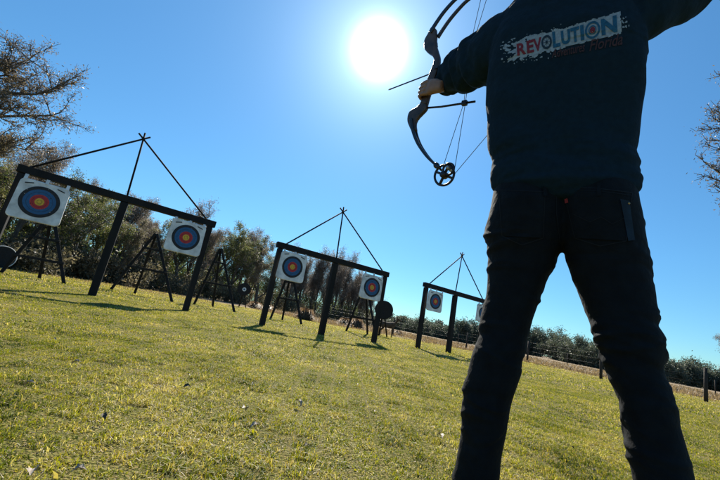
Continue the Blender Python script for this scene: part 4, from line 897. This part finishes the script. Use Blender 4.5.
def ribbon(cl, ws): # outline from centre line px + width px
    L_, R_ = [], []
    for i, (x, y) in enumerate(cl):
        a = cl[max(i - 1, 0)]; c_ = cl[min(i + 1, len(cl) - 1)]; dx, dy = c_[0] - a[0], c_[1] - a[1]; l = math.hypot(dx, dy); nx, ny = -dy / l * ws[i] / 2, dx / l * ws[i] / 2; L_.append((x + nx, y + ny)); R_.append((x - nx, y - ny))
    return [BP(*p) for p in L_ + R_[::-1]]
sweep([(434, 29), (432.5, 36), (431, 42), (431.5, 48), (435.5, 54), (437.5, 60), (436, 67), (433.5, 74), (431.5, 80)], [5, 9, 12.5, 13, 7.5, 5.5, 5.5, 6.5, 6], .022, 'riser', M['riser'])
sweep([(424, 103), (423.5, 107), (420, 111), (414.5, 115.5), (412.5, 121), (413, 126), (414.5, 131)], [5.5, 8.5, 8.5, 11, 9, 6.5, 4.5], .022, 'riser', M['riser'])
sweep([(431.5, 79), (430, 86), (427, 95), (424.5, 104)], [6, 6, 6, 6], .026, 'grip', M['riser'])
def limb(px, w0, w1, offs, name='limb'):
    for o in offs: sweep(px, [w0 + (w1 - w0) * i / (len(px) - 1) for i in range(len(px))], .010, name, M['limb'], o)
limb([(412.5, 120), (414.5, 132), (418.5, 143), (424, 152), (430, 159.5), (436.5, 165.5), (440, 169)], 3.2, 2.3, (.012, -.012))
ltop = [(431.5, 34), (436.5, 26), (443, 16.5), (450, 8), (458, 0), (468, -7), (480, -13)]
limb(ltop, 2.8, 2.1, (.012,)); limb([(436.5, 36), (441.5, 28), (448.5, 18), (456, 9), (464.5, 0), (474, -7), (485, -12)], 2.8, 2.1, (-.012,))
def cam_wheel(c, ru, name='cam'):
    C = BP(*c); U_ = AX; V_ = up; n = 40; root = None
    b = MB(); ring = lambda r_, ox, oz: [C + U_ * (ox + r_ * math.cos(2 * math.pi * i / n)) + V_ * (oz + r_ * math.sin(2 * math.pi * i / n)) for i in range(n + 1)]
    b.tube(ring(ru, 0, 0), .0052, 8, False); b.tube(ring(ru * .98, 0, 0), .004, 8, False)
    b.tube([C + CN * -.012, C + CN * .012], .015, 16)
    for a in (20, 110, 200, 290): b.box(C, C + U_ * ru * math.cos(R(a)) + V_ * ru * math.sin(R(a)), CN, .009, .008)
    o = b.obj(name, M['cam'], bow)
    b = MB(); e = -U_ * ru * .45 + V_ * ru * .5; b.tube([C + e + U_ * ru * .55 * math.cos(t / 20 * 6.283) + V_ * ru * .55 * math.sin(t / 20 * 6.283) + CN * .006 for t in range(21)], .005, 8, False); b.obj('cable_track', M['cam'], o)
    b = MB(); b.tube([C + e * 1.1 - CN * .022, C + e * 1.1 + CN * .022], .007, 12); b.obj('axle', M['metal'], o)
    return C
cl_ = cam_wheel((444.2, 175), .047)
ct_ = cam_wheel((487, -20), .047)
kb = BP(436.5, 165.5); b = MB(); b.ell(kb, AX * .014, up * .014, CN * .014, 14); b.obj('limb_tip', M['limb'], bow)
rod = [BP(424.5, 108) , BP(440, 105.5) - CN * .01, BP(472, 97.5) - CN * .03]
b = MB(); b.tube(rod, .0048, 10); b.obj('cable_guard', M['cam'], bow)
sl = rod[1].lerp(rod[2], .70); b = MB(); b.box(sl - AX * .012, sl + AX * .012, up, .018, .020); b.obj('cable_slide', M['cam'], bow, False, .002)
b = MB(); b.tube([cl_ + AX * .01 + up * .045, sl + AX * .004, BP(471, 42), ct_ + AX * .01], .0013, 6); b.obj('cable', M['string'], bow)
b = MB(); b.tube([cl_ - AX * .046 + up * .005, sl - AX * .004, BP(473.5, 42), ct_ - AX * .03], .0013, 6); b.obj('cable', M['string'], bow)
b = MB(); b.tube([cl_ - AX * .047, NOCK, ct_ - AX * .047], .0013, 6); b.obj('bow_string', M['string'], bow)
b = MB(); b.box(BP(438, 69) - AX * .01, BP(438, 69) + AX * .012, up, .03, .012); b.obj('arrow_rest', M['cam'], bow, False, .002)
# arrow
arrow = empty('arrow', tuple(TIP), 'thin dark arrow lying on the bow, its tip below the sun', 'arrow')
b = MB(); b.tube([NOCK, TIP - adir * .02], .0034, 10); b.obj('shaft', M['arrow'], arrow)
b = MB(); b.tube([TIP - adir * .022, TIP - adir * .012, TIP], [.0042, .0042, .0006], 10); b.obj('point', M['metal'], arrow)
b = MB(); b.tube([NOCK - adir * .012, NOCK + adir * .006], .004, 8); b.obj('nock', M['vane'], arrow)
for k in range(3):
    s_ = Matrix.Rotation(2.094 * k, 3, adir) @ adir.orthogonal().normalized(); p0 = NOCK + adir * .03
    b = MB(); b.box(p0 + s_ * .006, p0 + adir * .05 + s_ * .006, s_, .001, .010); b.obj('fletching', M['vane'], arrow, False)
# ------------------------------------------------------------------ light
sd = ray(379, 50); el = math.asin(sd.z); azm = math.atan2(sd.x, sd.y)
L = bpy.data.lights.new('sun', 'SUN'); L.energy = 5.0; L.angle = R(0.53); L.color = (1, 0.93, 0.80); lo = bpy.data.objects.new('sun', L); COL.objects.link(lo); lo.rotation_euler = (-sd).to_track_quat('-Z', 'Y').to_euler()
W = bpy.data.worlds.new('World'); S.world = W; W.use_nodes = True; nt = W.node_tree; N = nt.nodes; bg = N['Background']
sk = N.new('ShaderNodeTexSky'); sk.sky_type = 'NISHITA'; sk.sun_disc = False; sk.sun_elevation = el; sk.sun_rotation = azm; sk.air_density = 0.9; sk.dust_density = 0.05; sk.ozone_density = 2.5; sk.altitude = 0
bg.inputs['Strength'].default_value = 0.071
# glow of the sun itself, fixed to its direction in the sky
tc = N.new('ShaderNodeTexCoord'); nrm = N.new('ShaderNodeVectorMath'); nrm.operation = 'NORMALIZE'; nt.links.new(tc.outputs['Generated'], nrm.inputs[0])
dt = N.new('ShaderNodeVectorMath'); dt.operation = 'DOT_PRODUCT'; nt.links.new(nrm.outputs[0], dt.inputs[0]); dt.inputs[1].default_value = sd
ac = N.new('ShaderNodeMath'); ac.operation = 'ARCCOSINE'; nt.links.new(dt.outputs['Value'], ac.inputs[0])
def expo(k, amp, p=1):
    a = N.new('ShaderNodeMath'); a.operation = 'MULTIPLY'; a.inputs[1].default_value = 1 / R(k); nt.links.new(ac.outputs[0], a.inputs[0])
    q = N.new('ShaderNodeMath'); q.operation = 'POWER'; q.inputs[1].default_value = p; nt.links.new(a.outputs[0], q.inputs[0])
    s_ = N.new('ShaderNodeMath'); s_.operation = 'MULTIPLY'; s_.inputs[1].default_value = -1; nt.links.new(q.outputs[0], s_.inputs[0])
    e = N.new('ShaderNodeMath'); e.operation = 'EXPONENT'; nt.links.new(s_.outputs[0], e.inputs[0]); m_ = N.new('ShaderNodeMath'); m_.operation = 'MULTIPLY'; m_.inputs[1].default_value = amp; nt.links.new(e.outputs[0], m_.inputs[0]); return m_.outputs[0]
def add(a, c_): x = N.new('ShaderNodeMath'); x.operation = 'ADD'; nt.links.new(a, x.inputs[0]); nt.links.new(c_, x.inputs[1]); return x.outputs[0]
gl = add(add(expo(2.75, 1.7, 2.2), expo(4.6, .55)), expo(13, .13))
bg2 = N.new('ShaderNodeBackground'); nt.links.new(gl, bg2.inputs['Strength']); bg2.inputs['Color'].default_value = (.84, .97, 1, 1)
ash = N.new('ShaderNodeAddShader'); nt.links.new(bg.outputs[0], ash.inputs[0]); nt.links.new(bg2.outputs[0], ash.inputs[1]); nt.links.new(ash.outputs[0], N['World Output'].inputs['Surface'])
wb = N.new('ShaderNodeMix'); wb.data_type = 'RGBA'; wb.blend_type = 'MULTIPLY'; wb.inputs[0].default_value = 1; nt.links.new(sk.outputs[0], wb.inputs[6]); wb.inputs[7].default_value = (.42, .82, 1.0, 1)
sz_ = N.new('ShaderNodeSeparateXYZ'); nt.links.new(nrm.outputs[0], sz_.inputs[0]); zr = N.new('ShaderNodeValToRGB'); nt.links.new(sz_.outputs['Z'], zr.inputs[0])
zr.color_ramp.elements[0].position = 0.0; zr.color_ramp.elements[0].color = (.42, .66, .72, 1); zr.color_ramp.elements[1].position = 0.75; zr.color_ramp.elements[1].color = (.52, 1.02, 1.18, 1)
e_ = zr.color_ramp.elements.new(.25); e_.color = (.47, .84, .96, 1); nt.links.new(zr.outputs[0], wb.inputs[7])
nt.links.new(wb.outputs[2], bg.inputs['Color'])
S.view_settings.view_transform = 'Standard'; S.view_settings.look = 'None'; S.view_settings.exposure = 1.08; S.view_settings.gamma = 1; S.view_settings.use_curve_mapping = False
S.render.engine = 'CYCLES'; S.cycles.max_bounces = 6; S.cycles.use_denoising = True; S.cycles.transparent_max_bounces = 4
